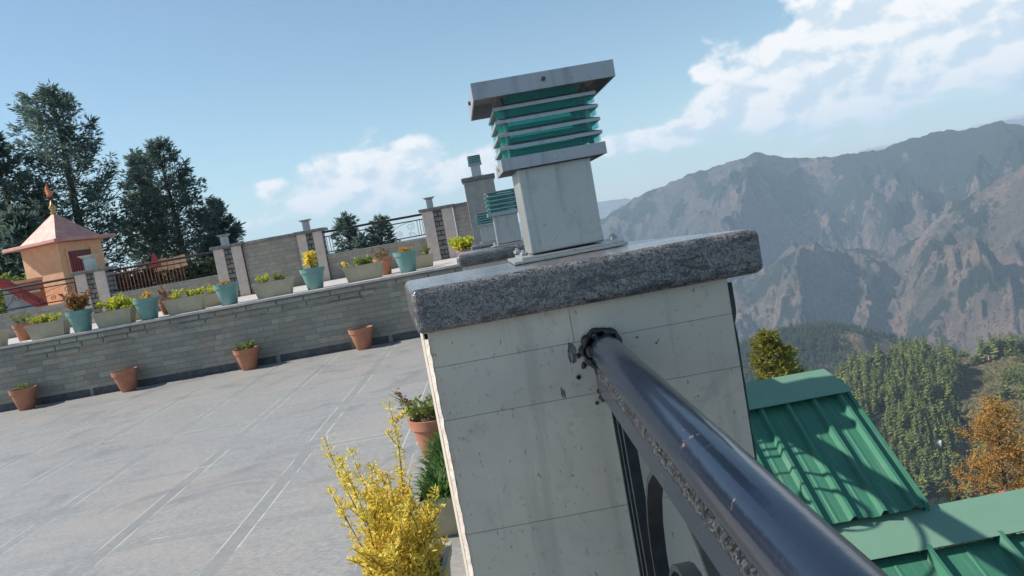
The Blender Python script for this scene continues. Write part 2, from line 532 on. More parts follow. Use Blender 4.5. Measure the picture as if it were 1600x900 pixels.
MAT = dict(
    paving=paving_mat(), granite=granite_mat(), cream=cream_tile_mat(), enamel=black_paint_mat(), weld=weld_mat(),
    steel=steel_mat('weathered steel'), steel_dark=steel_mat('dull cap steel', (.36, .365, .38), .5), glass=teal_glass_mat(),
    wall=stone_wall_mat('stone cladding'), wall_fine=stone_wall_mat('rear stone cladding', .085, .26, (.24, .235, .20), (.34, .315, .26), (.18, .175, .155)),
    stack=stone_wall_mat('stacked slate', .10, 9.0, (.11, .12, .125), (.20, .20, .19), (.03, .03, .035), msize=.012, bstr=1.0),
    pink=plain('pinkish stone slab', (.56, .47, .40), (.47, .40, .345), .6, 9, stain=((.40, .36, .32), .5)),
    coping=plain('pale coping stone', (.58, .53, .49), (.47, .43, .40), .6, 6, stain=((.38, .36, .34), .6)),
    plinth=plain('dark slate skirting', (.035, .04, .05), (.07, .075, .085), .45, 9),
    concrete=plain('weathered concrete', (.36, .35, .33), (.28, .275, .26), .8, 5, stain=((.20, .20, .19), .6)),
    cap=plain('dark stone coping', (.13, .125, .125), (.20, .19, .185), .55, 14),
    render=plain('grey cement render', (.36, .345, .315), (.29, .28, .26), .8, 6, stain=((.23, .225, .215), .6)),
    sliver=plain('broken pale tile edge', (.66, .58, .50), (.50, .42, .36), .7, 60, bstr=.8),
    grout=plain('dark grout gap', (.03, .035, .04), (.06, .06, .065), .8, 30),
    mortar=plain('tile joint mortar', (.40, .38, .33), (.30, .285, .25), .85, 40),
    sealant=plain('black tar sealant', (.008, .009, .011), (.016, .017, .02), .35, 40, bstr=.6, spec=.7),
    smear=plain('dark paint smear', (.09, .088, .085), (.19, .18, .165), .7, 60),
    iron=plain('dark painted iron', (.014, .018, .021), (.026, .032, .035), .5, 20, spec=.25),
    terracotta=plain('terracotta clay', (.43, .185, .105), (.36, .15, .09), .75, 8, stain=((.47, .28, .19), .6)),
    teal_pot=plain('faded teal plastic', (.135, .285, .265), (.17, .32, .295), .5, 7, stain=((.25, .38, .35), .6)),
    pale_teal=plain('pale teal lamp paint', (.40, .47, .42), (.33, .40, .36), .5, 9),
    trough=plain('faded khaki plastic', (.42, .375, .26), (.35, .315, .22), .6, 7, stain=((.42, .39, .30), .5)),
    soil=plain('potting soil', (.06, .042, .03), (.10, .075, .05), .95, 30, bstr=.8),
    roof_green=green_roof_mat('green roof sheet', (.036, .158, .096), (.058, .208, .130)),
    roof_cap=green_roof_mat('pale green ridge sheet', (.150, .280, .195), (.175, .315, .225)),
    fascia=plain('grey fascia board', (.30, .30, .34), (.25, .25, .285), .6, 9),
    orange=plain('orange temple paint', (.74, .40, .215), (.66, .34, .18), .65, 6, stain=((.76, .48, .32), .5)),
    roof_red=plain('pinkish red temple roof', (.56, .28, .22), (.47, .21, .17), .6, 5, stain=((.62, .40, .34), .7)),
    maroon=plain('maroon painted door', (.13, .03, .03), (.09, .02, .025), .5, 12),
    red=plain('red paint', (.42, .035, .03), (.33, .03, .025), .5, 9),
    redpink=plain('coral red metal roof', (.62, .10, .10), (.52, .08, .085), .5, 5),
    rust_fence=plain('orange red picket paint', (.45, .14, .07), (.33, .09, .05), .6, 9),
    flag=plain('faded orange cloth', (.62, .20, .07), (.5, .15, .06), .8, 15),
    brass=plain('brass finial', (.55, .34, .12), (.45, .26, .09), .35, 15, metal=.6),
    white=plain('white plastic', (.74, .74, .70), (.66, .66, .63), .45, 9),
    bark=plain('dark bark', (.055, .042, .032), (.085, .066, .05), .9, 14, bstr=.7),
    stem=plain('brown stem', (.13, .085, .04), (.19, .13, .06), .8, 20),
    stem_grey=plain('grey twig', (.17, .14, .105), (.12, .10, .075), .85, 20),
    conifer=leaf_mat('cedar needles', (.050, .105, .120), (.16, .215, .15), .52, .5),
    conifer_far=leaf_mat('pine wood needles', (.022, .046, .018), (.25, .27, .065), .20, .085, vary=2.2),
    conifer_mid=leaf_mat('hill pine needles', (.026, .046, .022), (.075, .10, .04), .15, .05),
    pine_young=leaf_mat('young pine needles', (.13, .18, .035), (.40, .35, .08), .45, 1.6),
    gold=leaf_mat('golden autumn foliage', (.30, .23, .06), (.62, .31, .09), .4, .7),
    yellow=leaf_mat('golden yellow leaves', (.68, .48, .04), (.92, .80, .20), .42, 5),
    lime=leaf_mat('lime green leaves', (.28, .36, .02), (.62, .60, .06), .4, 8),
    green=leaf_mat('green blades', (.045, .11, .022), (.13, .22, .055), .35, 8),
    leafgreen=leaf_mat('mid green leaves', (.10, .17, .03), (.24, .27, .06), .35, 8),
    croton=leaf_mat('reddish leaves', (.22, .05, .055), (.36, .25, .08), .3, 8),
    orange_leaf=leaf_mat('orange leaves', (.50, .25, .03), (.62, .40, .06), .35, 8),
    dry=leaf_mat('dry brown leaves', (.20, .11, .05), (.33, .20, .09), .3, 8),
    shrub_dark=leaf_mat('dark shrub leaves', (.025, .045, .02), (.07, .09, .035), .2, 2),
)


# ------------------------------------------------------------------ mesh builder
class MB:
    def __init__(self):
        self.v, self.f = [], []

    def add(self, vs, fs):
        o = len(self.v)
        self.v += [tuple(p) for p in vs]
        self.f += [tuple(i + o for i in f) for f in fs]
        return self

    def hexa(self, b, t):
        """bottom 4 and top 4 points, counter-clockwise from above"""
        n = len(b)
        fs = [tuple(reversed(range(n))), tuple(range(n, 2 * n))]
        fs += [(i, (i + 1) % n, n + (i + 1) % n, n + i) for i in range(n)]
        return self.add(list(b) + list(t), fs)

    def box(self, c, s, rot=None):
        x, y, z = (k / 2 for k in s)
        p = [Vector(q) for q in ((-x, -y, -z), (x, -y, -z), (x, y, -z), (-x, y, -z), (-x, -y, z), (x, -y, z), (x, y, z), (-x, y, z))]
        if rot is not None:
            r = Euler(rot).to_matrix()
            p = [r @ q for q in p]
        c = Vector(c)
        p = [q + c for q in p]
        return self.hexa(p[:4], p[4:])

    def prism(self, poly, z0, z1):
        return self.hexa([(x, y, z0) for x, y in poly], [(x, y, z1) for x, y in poly])

    def tube(self, pts, r, n=8, cap=True, jit=0, rng=None):
        pts = [Vector(p) for p in pts]
        rs = r if isinstance(r, (list, tuple)) else [r] * len(pts)
        vs, fs = [], []
        up = None
        for i, p in enumerate(pts):
            d = (pts[min(i + 1, len(pts) - 1)] - pts[max(i - 1, 0)])
            d = d.normalized() if d.length > 1e-9 else Vector((0, 0, 1))
            if up is None:
                up = Vector((0, 0, 1)) if abs(d.z) < .9 else Vector((1, 0, 0))
            a = d.cross(up)
            a = a.normalized() if a.length > 1e-6 else Vector((1, 0, 0))
            u = a.cross(d).normalized()
            up = u
            for k in range(n):
                t = 2 * math.pi * k / n
                rr = rs[i] * (1 + (rng.uniform(-jit, jit) if jit else 0))
                vs.append(p + (a * math.cos(t) + u * math.sin(t)) * rr)
        for i in range(len(pts) - 1):
            for k in range(n):
                fs.append((i * n + k, i * n + (k + 1) % n, (i + 1) * n + (k + 1) % n, (i + 1) * n + k))
        if cap:
            fs.append(tuple(reversed(range(n))))
            fs.append(tuple(range((len(pts) - 1) * n, len(pts) * n)))
        return self.add(vs, fs)

    def strip(self, pts, w, th):
        """flat bar bent in the local XZ plane: w across (Y), th in the plane"""
        pts = [Vector(p) for p in pts]
        vs, fs = [], []
        for i, p in enumerate(pts):
            d = (pts[min(i + 1, len(pts) - 1)] - pts[max(i - 1, 0)]).normalized()
            nn = Vector((-d.z, 0, d.x)) * th / 2
            yy = Vector((0, w / 2, 0))
            vs += [p - nn - yy, p + nn - yy, p + nn + yy, p - nn + yy]
        for i in range(len(pts) - 1):
            a, b = i * 4, i * 4 + 4
            for k in range(4):
                fs.append((a + k, b + k, b + (k + 1) % 4, a + (k + 1) % 4))
        e = len(vs) - 4
        fs += [(0, 1, 2, 3), (e + 3, e + 2, e + 1, e)]
        return self.add(vs, fs)

    def lathe(self, prof, c=(0, 0, 0), n=24, cap0=True, cap1=True):
        c = Vector(c)
        vs, fs = [], []
        for r, z in prof:
            for k in range(n):
                t = 2 * math.pi * k / n
                vs.append(c + Vector((r * math.cos(t), r * math.sin(t), z)))
        for i in range(len(prof) - 1):
            for k in range(n):
                fs.append((i * n + k, i * n + (k + 1) % n, (i + 1) * n + (k + 1) % n, (i + 1) * n + k))
        if cap0:
            fs.append(tuple(reversed(range(n))))
        if cap1:
            fs.append(tuple(range((len(prof) - 1) * n, len(prof) * n)))
        return self.add(vs, fs)

    def leaf(self, p, d, w, length, rng, fold=.25):
        """a folded diamond leaf at p pointing along d"""
        p, d = Vector(p), Vector(d).normalized()
        a = d.cross(Vector((rng.uniform(-1, 1), rng.uniform(-1, 1), rng.uniform(-1, 1))))
        a = a.normalized() if a.length > 1e-5 else Vector((1, 0, 0))
        u = a.cross(d)
        m = p + d * length * .45
        self.add([p, m + a * w / 2 + u * w * fold, p + d * length, m - a * w / 2 + u * w * fold], [(0, 1, 2), (0, 2, 3)])
        return self

    def build(self, name, mat, parent=None, smooth=False, bevel=0, seg=2, world=False):
        me = bpy.data.meshes.new(name)
        v = self.v
        if world and parent is not None:
            l = parent.location
            v = [(x - l.x, y - l.y, z - l.z) for x, y, z in v]
        me.from_pydata(v, [], self.f)
        me.materials.append(mat if not isinstance(mat, str) else MAT[mat])
        if smooth:
            me.polygons.foreach_set('use_smooth', [True] * len(me.polygons))
        me.update()
        o = bpy.data.objects.new(name, me)
        COL.objects.link(o)
        if parent is not None:
            o.parent = parent
        if bevel:
            md = o.modifiers.new('bevel', 'BEVEL')
            md.width = bevel
            md.segments = seg
            md.limit_method = 'ANGLE'
            md.angle_limit = math.radians(40)
        return o


def tag(o, label, cat, group=None):
    o['label'] = label
    o['category'] = cat
    if group:
        o['group'] = group
    return o


def struct(o, kind='structure'):
    o['kind'] = kind
    return o


def thing(name, loc, label, cat, group=None, rz=0.0):
    o = bpy.data.objects.new(name, None)
    o.empty_display_size = .1
    COL.objects.link(o)
    o.location = loc
    o.rotation_euler = (0, 0, rz)
    return tag(o, label, cat, group)


def copy_thing(root, loc, label=None, group=None, rz=0.0, sc=1.0):
    c = root.copy()
    COL.objects.link(c)
    c.location = loc
    c.rotation_euler = (0, 0, rz)
    c.scale = (sc, sc, sc)
    if label:
        c['label'] = label
    if group:
        c['group'] = group
    for ch in list(root.children):
        d = ch.copy()
        COL.objects.link(d)
        d.parent = c
        for g in list(ch.children):
            e = g.copy()
            COL.objects.link(e)
            e.parent = d
    return c


# ------------------------------------------------------------------ terrain: valley, wooded hill, mountains
def vnoise(x, y, seed=0):
    xi, yi = np.floor(x).astype(np.int64), np.floor(y).astype(np.int64)
    xf, yf = x - xi, y - yi

    def g(ix, iy):
        h = (ix * 374761393 + iy * 668265263 + seed * 974634777) & 0xFFFFFFFF
        h = ((h ^ (h >> 13)) * 1274126177) & 0xFFFFFFFF
        h = h ^ (h >> 16)
        return (h & 0xFFFF) / 65535.0 * 2 * math.pi
    u, v = xf ** 3 * (xf * (xf * 6 - 15) + 10), yf ** 3 * (yf * (yf * 6 - 15) + 10)

    def dot(dx, dy):
        a = g(xi + dx, yi + dy)
        return np.cos(a) * (xf - dx) + np.sin(a) * (yf - dy)
    a = dot(0, 0) * (1 - u) + dot(1, 0) * u
    b = dot(0, 1) * (1 - u) + dot(1, 1) * u
    return (a * (1 - v) + b * v) * 1.5


def fbm(x, y, oct=5, seed=0, gain=.5):
    s, a, f = 0, 1.0, 1.0
    for i in range(oct):
        s = s + a * vnoise(x * f, y * f, seed + i)
        a *= gain
        f *= 2.03
    return s


def ridged(x, y, oct=5, seed=0, gain=.5):
    s, a, f, w = 0, 1.0, 1.0, 1.0
    for i in range(oct):
        n = 1 - np.abs(vnoise(x * f, y * f, seed + i))
        n = n * n * w
        s = s + a * n
        w = np.clip(n * 1.6, 0, 1)
        a *= gain
        f *= 2.07
    return s


def crest(t, pts):
    pts = sorted(pts)
    xs, ys = [p[0] for p in pts], [p[1] for p in pts]
    y = np.interp(t, xs, ys)
    return y - np.clip(xs[0] - t, 0, None) * .25 - np.clip(t - xs[-1], 0, None) * .12


MAIN = [(0.134, -0.0193), (0.1511, -0.0162), (0.2013, 0.004), (0.2678, 0.0208), (0.3152, 0.0244), (0.3603, 0.0291), (0.4075, 0.0154), (0.4578, 0.0093), (0.5172, 0.0056), (0.5698, 0.0127), (0.6046, 0.0151), (0.6469, 0.0107), (0.6816, 0.0124), (0.7147, 0.0033), (.9, .01), (1.2, .02)]
FAR = [(-.3, -.03), (0.05, -.004), (0.1468, 0.0079), (0.1888, 0.0054), (0.2268, 0.0044), (.3, -.004)]
SNOW = [(.43, .004), (0.4837, 0.0103), (0.5267, 0.0116), (.6, .009), (0.682, 0.0165), (0.7163, 0.0155), (.9, .012)]
SPUR = [(0.27, -.135), (0.2911, -0.1219), (0.3605, -0.1112), (0.3909, -0.0850), (0.4356, -0.0974), (0.5227, -0.1134), (0.5606, -0.0952), (0.6462, -0.0555), (0.7091, -0.035), (.9, -.02)]
MID = [(.2, -.225), (0.2946, -0.2055), (0.3658, -0.1907), (0.4177, -0.189), (0.4675, -0.201), (0.5165, -0.2192), (0.5489, -0.2331), (.7, -.27)]
NEAR = [(.38, -.36), (0.4005, -0.2989), (0.4239, -0.2648), (0.444, -0.2482), (0.4891, -0.2379), (0.5413, -0.2354), (0.5918, -0.2437), (0.6354, -0.2393), (0.679, -0.2377), (.8, -.23), (1.1, -.25)]


def terrain_height(az, r):
    t = np.tan(np.clip(az, -1.4, 1.4))
    x, y = r * np.sin(az), r * np.cos(az)
    behind = np.abs(az) > 1.35
    hr = np.hypot(x, y)
    k = 1 / np.sqrt(1 + t * t)          # crest tables are tan(elevation) over ground distance
    # base: terrace plateau on the left, a steep drop on the right, the valley beyond
    right = np.clip((x - .2) / 2.0, 0, 1)
    edge = np.where(behind, 30.0, 6 + 40 * np.clip(-(t - .10) * 4, 0, 1))
    drop = np.clip(r - edge, 0, None)
    base = -3.0 - 2.5 * right - .46 * drop
    base = np.maximum(base, -1500 + 40 * fbm(x / 700, y / 700, 4, 3))
    base = base + np.clip(drop / 60, 0, 1) * 6 * fbm(x / 60, y / 60, 4, 9)
    out = base
    lay = np.zeros_like(r)

    def layer(hh, idx):
        nonlocal out, lay
        lay = np.where(hh > out, idx, lay)
        out = np.maximum(out, hh)
    wx = x + 120 * fbm(x / 600, y / 600, 3, 21)
    wy = y + 120 * fbm(x / 600 + 7, y / 600, 3, 22)
    # wooded hill
    rc = 1000 + 40 * fbm(t * 3, t * 0, 3, 5)
    zc = crest(t, NEAR) * rc
    d = r - rc
    prof = np.where(d < 0, np.maximum(.10 * d - .00075 * d * d, -400), -.55 * d)
    hn = zc + prof + 9 * fbm(x / 110, y / 110, 4, 31) * np.clip(-d / 60, 0.15, 1)
    fieldm = np.clip((t - .560 + .035 * fbm(x / 70, y / 70, 3, 77)) / .02, 0, 1)
    step = 5.5
    q = hn / step
    fl = np.floor(q)
    fr = q - fl
    terr = (fl + np.clip((fr - .62) / .38, 0, 1)) * step
    hn = hn * (1 - fieldm * .9) + terr * fieldm * .9
    layer(hn, 1)
    # middle hill
    rc = 1850
    d = r - rc
    hm = crest(t, MID) * rc + np.where(d < 0, .02 * d - .00028 * d * d, -.5 * d) + 26 * fbm(x / 220, y / 220, 5, 41) * np.clip(-d / 120, .12, 1)
    layer(hm, 2)
    # lower brown spurs
    rc = 3900 + 200 * fbm(t * 5, t * 0 + 1, 3, 8)
    d = r - rc
    ru, rv = wx * .86 - wy * .50, wx * .50 + wy * .86
    su, sv = x * .80 - y * .60, x * .60 + y * .80
    rg = ridged(ru / 700, rv / 1900, 6, 51, .47)
    amp = np.clip(-d / 350, 0.06, 1)
    hs = crest(t, SPUR) * rc + np.where(d < 0, .36 * d, -.40 * d) + (rg - 1.05) * 210 * amp + (ridged(su / 230, sv / 560, 6, 52, .55) - 1) * 62 * amp + (ridged(x / 75, y / 110, 3, 53) - 1) * 11
    layer(hs, 3)
    # the big ridge
    rc = 5600
    d = r - rc
    rg2 = ridged(ru / 900 + 3.1, rv / 2400, 7, 61, .48)
    amp = np.clip(-d / 700, 0.03, 1)
    hb = crest(t, MAIN) * rc + np.where(d < 0, .50 * d, -.5 * d) + (rg2 - 1.0) * 290 * amp + (ridged(su / 300, sv / 800, 6, 63, .56) - 1) * 92 * amp + (ridged(x / 95, y / 150, 3, 64) - 1) * 17 * np.clip(amp, .3, 1) + 10 * fbm(t * 60, r / 300, 4, 66)
    layer(hb, 4)
    d = r - 11500
    hf = crest(t, FAR) * 11500 + np.where(d < 0, .35 * d, -.4 * d) + 60 * fbm(t * 25, r / 2500, 4, 71)
    layer(hf, 5)
    d = r - 13000
    hw = crest(t, SNOW) * 13000 + np.where(d < 0, .35 * d, -.4 * d) + 28 * fbm(t * 14, r / 2500, 4, 72)
    layer(np.where(behind | (t < -.2), -3000, hw), 6)
    return out, lay, t, x, y


def terrain():
    rs = np.concatenate([np.geomspace(3, 600, 70)[:-1], np.linspace(600, 1080, 250)[:-1], np.linspace(1080, 2000, 160)[:-1],
                         np.linspace(2000, 5800, 470)[:-1], np.linspace(5800, 14000, 60)])
    tv = np.arctan(np.linspace(.10, .80, 520))
    azs = np.concatenate([np.linspace(-math.pi, -.75, 60)[:-1], np.linspace(-.75, tv[0], 70)[:-1], tv[:-1], np.linspace(tv[-1], math.pi, 80)[:-1]])
    A, R = np.meshgrid(azs, rs)
    z, lay, t, x, y = terrain_height(A, R)
    nr, na = A.shape
    verts = np.stack([x, y, z], -1).reshape(-1, 3)
    i = np.arange(nr - 1)[:, None] * na
    j = np.arange(na)[None, :]
    jn = (j + 1) % na
    quads = np.stack([i + j, i + jn, i + na + jn, i + na + j], -1).reshape(-1, 4)[:, ::-1]
    me = bpy.data.meshes.new('terrain')
    me.vertices.add(len(verts))
    me.vertices.foreach_set('co', verts.astype(np.float32).ravel())
    nq = len(quads)
    me.loops.add(nq * 4)
    me.loops.foreach_set('vertex_index', quads.astype(np.int32).ravel())
    me.polygons.add(nq)
    me.polygons.foreach_set('loop_start', np.arange(nq, dtype=np.int32) * 4)
    me.polygons.foreach_set('use_smooth', np.ones(nq, dtype=bool))
    me.update(calc_edges=True)
    # land cover: woods, bare rock, terraced fields, snow
    wood = np.zeros_like(z)
    n = fbm(x / 260, y / 260, 5, 91)
    n2 = fbm(x / 90, y / 90, 4, 92)
    crest_h = crest(t, MAIN) * 5600
    wood = np.where(lay == 4, np.clip(.55 + (z - crest_h + 300) / 420 + n * 1.1 + n2 * .5 + (t - .44) * 2.6, 0, 1), wood)
    wood = np.where(lay == 3, np.clip(.20 + n * 1.0 + n2 * .6, 0, 1), wood)
    wood = np.where(lay == 2, np.clip((.455 - t) / .02 + n2 * 3.0, 0, 1), wood)
    wood = np.where(lay == 1, np.clip((.572 - t) / .03 + n2 * 2.2, 0, 1) * (1 - np.exp(-((t - .548) / .022) ** 2 - ((R - 790) / 26) ** 2)), wood)
    wood = np.where(lay == 0, .55, wood)
    rock = np.where(lay == 4, np.clip((.42 - t) / .12 + .5 * n, 0, 1) * .8, 0)
    field = np.where(lay == 1, np.clip(np.maximum((t - .55) / .03, 1.3 * np.exp(-((t - .548) / .022) ** 2 - ((R - 790) / 26) ** 2)), 0, 1), np.where(lay == 2, .35, 0))
    snow = np.where(lay == 6, np.clip((z - crest(t, SNOW) * 13000 + 60) / 40 + fbm(x / 300, y / 300, 3, 5), 0, 1), 0)
    for nm, arr in (('wood', wood), ('rock', rock), ('field', field), ('snow', snow)):
        at_ = me.attributes.new(nm, 'FLOAT', 'POINT')
        at_.data.foreach_set('value', arr.astype(np.float32).ravel())
    m, tt, b, out = base_mat('hillside')
    pos = tt.n('ShaderNodeNewGeometry').outputs['Position']

    def attr(nm):
        return tt.n('ShaderNodeAttribute', attribute_name=nm).outputs['Fac']
    n1 = tt.noise(pos, .006, 8, .62, .5)
    n2 = tt.noise(pos, .04, 6, .65)
    n3 = tt.noise(pos, .18, 4, .65)
    soil = tt.mix(tt.ramp(n1, .38, .62), (.30, .205, .165), (.15, .12, .10))
    soil = tt.mix(tt.math('MULTIPLY', tt.ramp(n2, .50, .68), .65), soil, (.095, .105, .065))
    soil = tt.mix(tt.math('MULTIPLY', tt.ramp(n3, .60, .70), .5), soil, (.34, .27, .21))
    soil = tt.mix(tt.math('MULTIPLY', tt.ramp(tt.noise(pos, .055, 3, .7), .56, .62), .75), soil, (.075, .085, .055))
    scrub = tt.math('MULTIPLY', tt.ramp(tt.noise(pos, .012, 6, .72, .3), .50, .60), tt.ramp(tt.noise(pos, .0025, 3, .6), .40, .60))
    soil = tt.mix(tt.math('MULTIPLY', scrub, .8), soil, (.070, .080, .055))
    rockc = tt.mix(n2, (.075, .070, .075), (.15, .135, .132))
    rockc = tt.mix(tt.math('MULTIPLY', tt.ramp(tt.noise(pos, .014, 6, .74), .47, .58), .8), rockc, (.060, .072, .065))
    col = tt.mix(tt.math('MULTIPLY', attr('rock'), .8), soil, rockc)
    fieldc = tt.mix(tt.ramp(n3, .35, .65), (.30, .235, .125), (.19, .185, .08))
    fieldc = tt.mix(tt.math('MULTIPLY', tt.ramp(n2, .5, .66), .7), fieldc, (.085, .095, .04))
    col = tt.mix(attr('field'), col, fieldc)
    woodc = tt.mix(n3, (.016, .028, .020), (.045, .058, .034))
    wf = tt.ramp(tt.math('ADD', attr('wood'), tt.math('MULTIPLY', tt.math('SUBTRACT', n2, .5), 1.1)), .38, .62)
    col = tt.mix(wf, col, woodc)
    col = tt.mix(attr('snow'), col, (.75, .76, .78))
    tt.link(col, b.inputs['Base Color'])
    b.inputs['Roughness'].default_value = .95
    b.inputs['Specular IOR Level'].default_value = .1
    bump(tt, b, tt.math('ADD', tt.math('MULTIPLY', n2, 2.0), n3), 1.0, 22.0)
    me.materials.append(m)
    o = bpy.data.objects.new('terrain', me)
    COL.objects.link(o)
    return struct(o)


TERRAIN = terrain()


def hz(t, r):
    return float(terrain_height(np.array([math.atan(t)]), np.array([float(r)]))[0][0])


# haze: pale even air from the camera to the mountains
hb = MB()
hb.box((0, 0, -400), (31000, 31000, 2200))
hm = bpy.data.materials.new('valley haze')
hm.use_nodes = True
H = NT(hm.node_tree)
ho = H.n('ShaderNodeOutputMaterial')
hv = H.n('ShaderNodeVolumePrincipled')
hv.inputs['Color'].default_value = (.62, .81, 1.0, 1)
hv.inputs['Density'].default_value = 9.2e-5
hv.inputs['Anisotropy'].default_value = 0.0
H.link(hv.outputs[0], ho.inputs['Volume'])
HAZE = struct(hb.build('haze', hm), 'stuff')

# ------------------------------------------------------------------ terrace floors and ground
EDGE = .50
mb = MB()
mb.prism([(-40, -9), (EDGE, -9), (EDGE, 12.3), (-40, 13.8)], -6, 0)
struct(mb.build('terrace_floor', 'paving'))
mb = MB()
mb.prism([(-40, 14.1), (EDGE - .003, 12.57), (EDGE - .003, 17.2), (-40, 17.2)], -6.2, 1.03)
struct(mb.build('upper_terrace', 'coping'))
mb = MB()
mb.prism([(-60, 17.21), (EDGE - .006, 17.21), (EDGE - .006, 40), (-60, 40)], -6.4, 1.12)
struct(mb.build('temple_ground', 'concrete'))

# raised kerb under the railing line
mb = MB()
kerb = thing('kerb', (0, 2, 0), 'low grey stone kerb under the black railing line beside the planters', 'kerb')
mb.prism([(-.34, 1.95), (EDGE - .01, 1.95), (EDGE - .01, 11.9), (-.40, 11.9)], .001, .11)
mb.build('kerb_stone', 'wall', kerb, world=True, bevel=.012)


# ------------------------------------------------------------------ retaining wall
def wall_y(x):
    return 12.22 - .0377 * (x + .5)


rw = thing('retaining_wall', (-10, 12.4, 0), 'long low wall clad in grey brown stone behind the terracotta pots', 'wall')
mb = MB()
x0, x1 = -32, EDGE - .02
mb.prism([(x0, wall_y(x0)), (x1, wall_y(x1)), (x1, wall_y(x1) + .3), (x0, wall_y(x0) + .3)], .002, 1.0)
mb.build('stone_face', 'wall', rw, world=True)
mb = MB()
mb.prism([(x0, wall_y(x0) - .05), (x1, wall_y(x1) - .05), (x1, wall_y(x1) + .62), (x0, wall_y(x0) + .62)], 1.003, 1.045)
mb.build('coping', 'coping', rw, world=True, bevel=.006)
mb = MB()
x = x0
rng = random.Random(4)
while x < x1 - .3:
    w = rng.uniform(.55, .62)
    mb.prism([(x, wall_y(x) - .013), (min(x + w, x1), wall_y(x + w) - .013), (min(x + w, x1), wall_y(x + w) - .003), (x, wall_y(x) - .003)], .004, .115)
    x += w + .006 + (.06 if rng.random() < .3 else 0)
mb.build('skirting', 'plinth', rw, world=True)
# proud top courses of split stone
mb = MB()
for row in range(3):
    x = x0 + rng.uniform(0, .3)
    z = .995 - .088 * (row + 1)
    while x < x1 - .5:
        w = rng.uniform(.22, .55)
        if row == 0 or rng.random() < (.8 if row == 1 else .35):
            pr = rng.uniform(.018, .036)
            mb.prism([(x, wall_y(x) - pr), (x + w, wall_y(x + w) - pr), (x + w, wall_y(x + w) + .01), (x, wall_y(x) + .01)], z + .006, z + .078)
        x += w + .016
mb.build('top_courses', 'wall', rw, world=True, bevel=.005, seg=1)


# ------------------------------------------------------------------ scroll work for the railings
def railing(loc, rz, L, z_top, z_bot, label, group, tube_r, bar, flat, mat='iron', rail_mat=None, n_end=3, weld=False, second=.07):
    """a panel of scroll work from local x=0 to x=L"""
    t = thing('railing', loc, label, 'railing', group, rz)
    rm = rail_mat or mat
    MB().tube([(L * i / 40, 0, z_top) for i in range(41)], tube_r, 28 if tube_r > .02 else 12).build('handrail', rm, t, smooth=True)
    zb = z_top - tube_r - second
    if weld:
        MB().box((L / 2, 0, zb), (L, bar[0], bar[1])).build('support_bar', rm, t, bevel=.004)
        m = MB()
        rg = random.Random(2)
        for sy in (1, -1):
            prev = None
            nseg = 420
            for i in range(nseg + 1):
                x_ = L * i / nseg
                j1, j2 = rg.uniform(-.0012, .0012), rg.uniform(-.0012, .0012)
                y0_, y1_ = sy * (.0205 + j1), sy * (bar[0] / 2 + .001 + j2)
                z0_, z1_ = z_top - .0235 + j2, zb + bar[1] / 2 - .003 + j1
                ym, zm = (y0_ + y1_) / 2 + sy * (.0028 + rg.uniform(-.001, .001)), (z0_ + z1_) / 2 + .0015
                cur = [(x_, y0_, z0_), (x_, ym, zm), (x_, y1_, z1_), (x_, sy * .01, z1_)]
                if prev:
                    o_ = len(m.v)
                    m.add(prev + cur, [(k, k + 1, k + 5, k + 4) if sy < 0 else (k, k + 4, k + 5, k + 1) for k in range(3)])
                prev = cur
        m.build('weld_bead', 'weld', t, smooth=True)
    else:
        MB().box((L / 2, 0, zb), (L, bar[0], bar[1])).build('support_bar', rm, t)
    MB().box((L / 2, 0, z_bot), (L, bar[0], bar[1])).build('bottom_rail', mat, t)
    zt = zb - bar[1] / 2
    zl = z_bot + bar[1] / 2
    H_ = zt - zl
    ends = [.035 + i * (.055 if flat > .015 else .09) for i in range(n_end)]
    for s in ends + [L - e for e in ends]:
        MB().box((s, 0, (zt + zl) / 2), (flat * .6, flat * .8, H_)).build('baluster', mat, t)
    e = ends[-1] + .03
    half = L / 2 - e
    c = L / 2
    th = max(.006, flat * .35)
    R_ = min(H_ * .27, half * .24)
    root = (half * .30, zl + H_ * .10)
    plans = [  # start, leaving angle, spiral centre, radius, start angle, sense, turns
        (root, 62, (half * .97 - R_ * 1.15, zl + H_ * .70), R_ * 1.1, 100, -1, 1.6),
        (root, 35, (half * .58, zl + H_ * .27), R_ * .72, 95, -1, 1.4),
        (root, 95, (R_ * 1.25, zl + H_ * .66), R_ * .95, 5, 1, 1.5),
        ((half * .97, zl), 120, (half * .84, zl + H_ * .17), R_ * .5, 80, 1, 1.2)]
    for sg in (1, -1):
        for p0, a0, cc, R, as_, sn, turns in plans:
            sp = []
            for i in range(41):
                f = i / 40
                th_ = math.radians(as_) + sn * 2 * math.pi * turns * f
                r_ = R * (1 - .78 * f)
                sp.append((cc[0] + r_ * math.cos(th_), cc[1] + r_ * math.sin(th_)))
            q0, q3 = Vector(p0), Vector(sp[0])
            dist = (q3 - q0).length
            tv_ = Vector((math.cos(math.radians(as_) + sn * math.pi / 2), math.sin(math.radians(as_) + sn * math.pi / 2)))
            q1 = q0 + Vector((math.cos(math.radians(a0)), math.sin(math.radians(a0)))) * dist * .4
            q2 = q3 - tv_ * dist * .4
            pts = []
            for i in range(18):
                u = i / 18
                w_ = 1 - u
                pts.append(q0 * w_ ** 3 + q1 * 3 * w_ * w_ * u + q2 * 3 * w_ * u * u + q3 * u ** 3)
            pts += [Vector(q) for q in sp]
            MB().strip([(c + sg * q.x, 0, min(max(q.y, zl + th), zt - th)) for q in pts], flat, th).build('scroll', mat, t)
        q0, q3 = Vector((0.0, zl)), Vector(root)
        MB().strip([(c + sg * (root[0] * u), 0, zl + th / 2 + (root[1] - zl) * u ** 1.6) for u in [i / 8 for i in range(9)]], flat, th).build('scroll', mat, t)
    return t


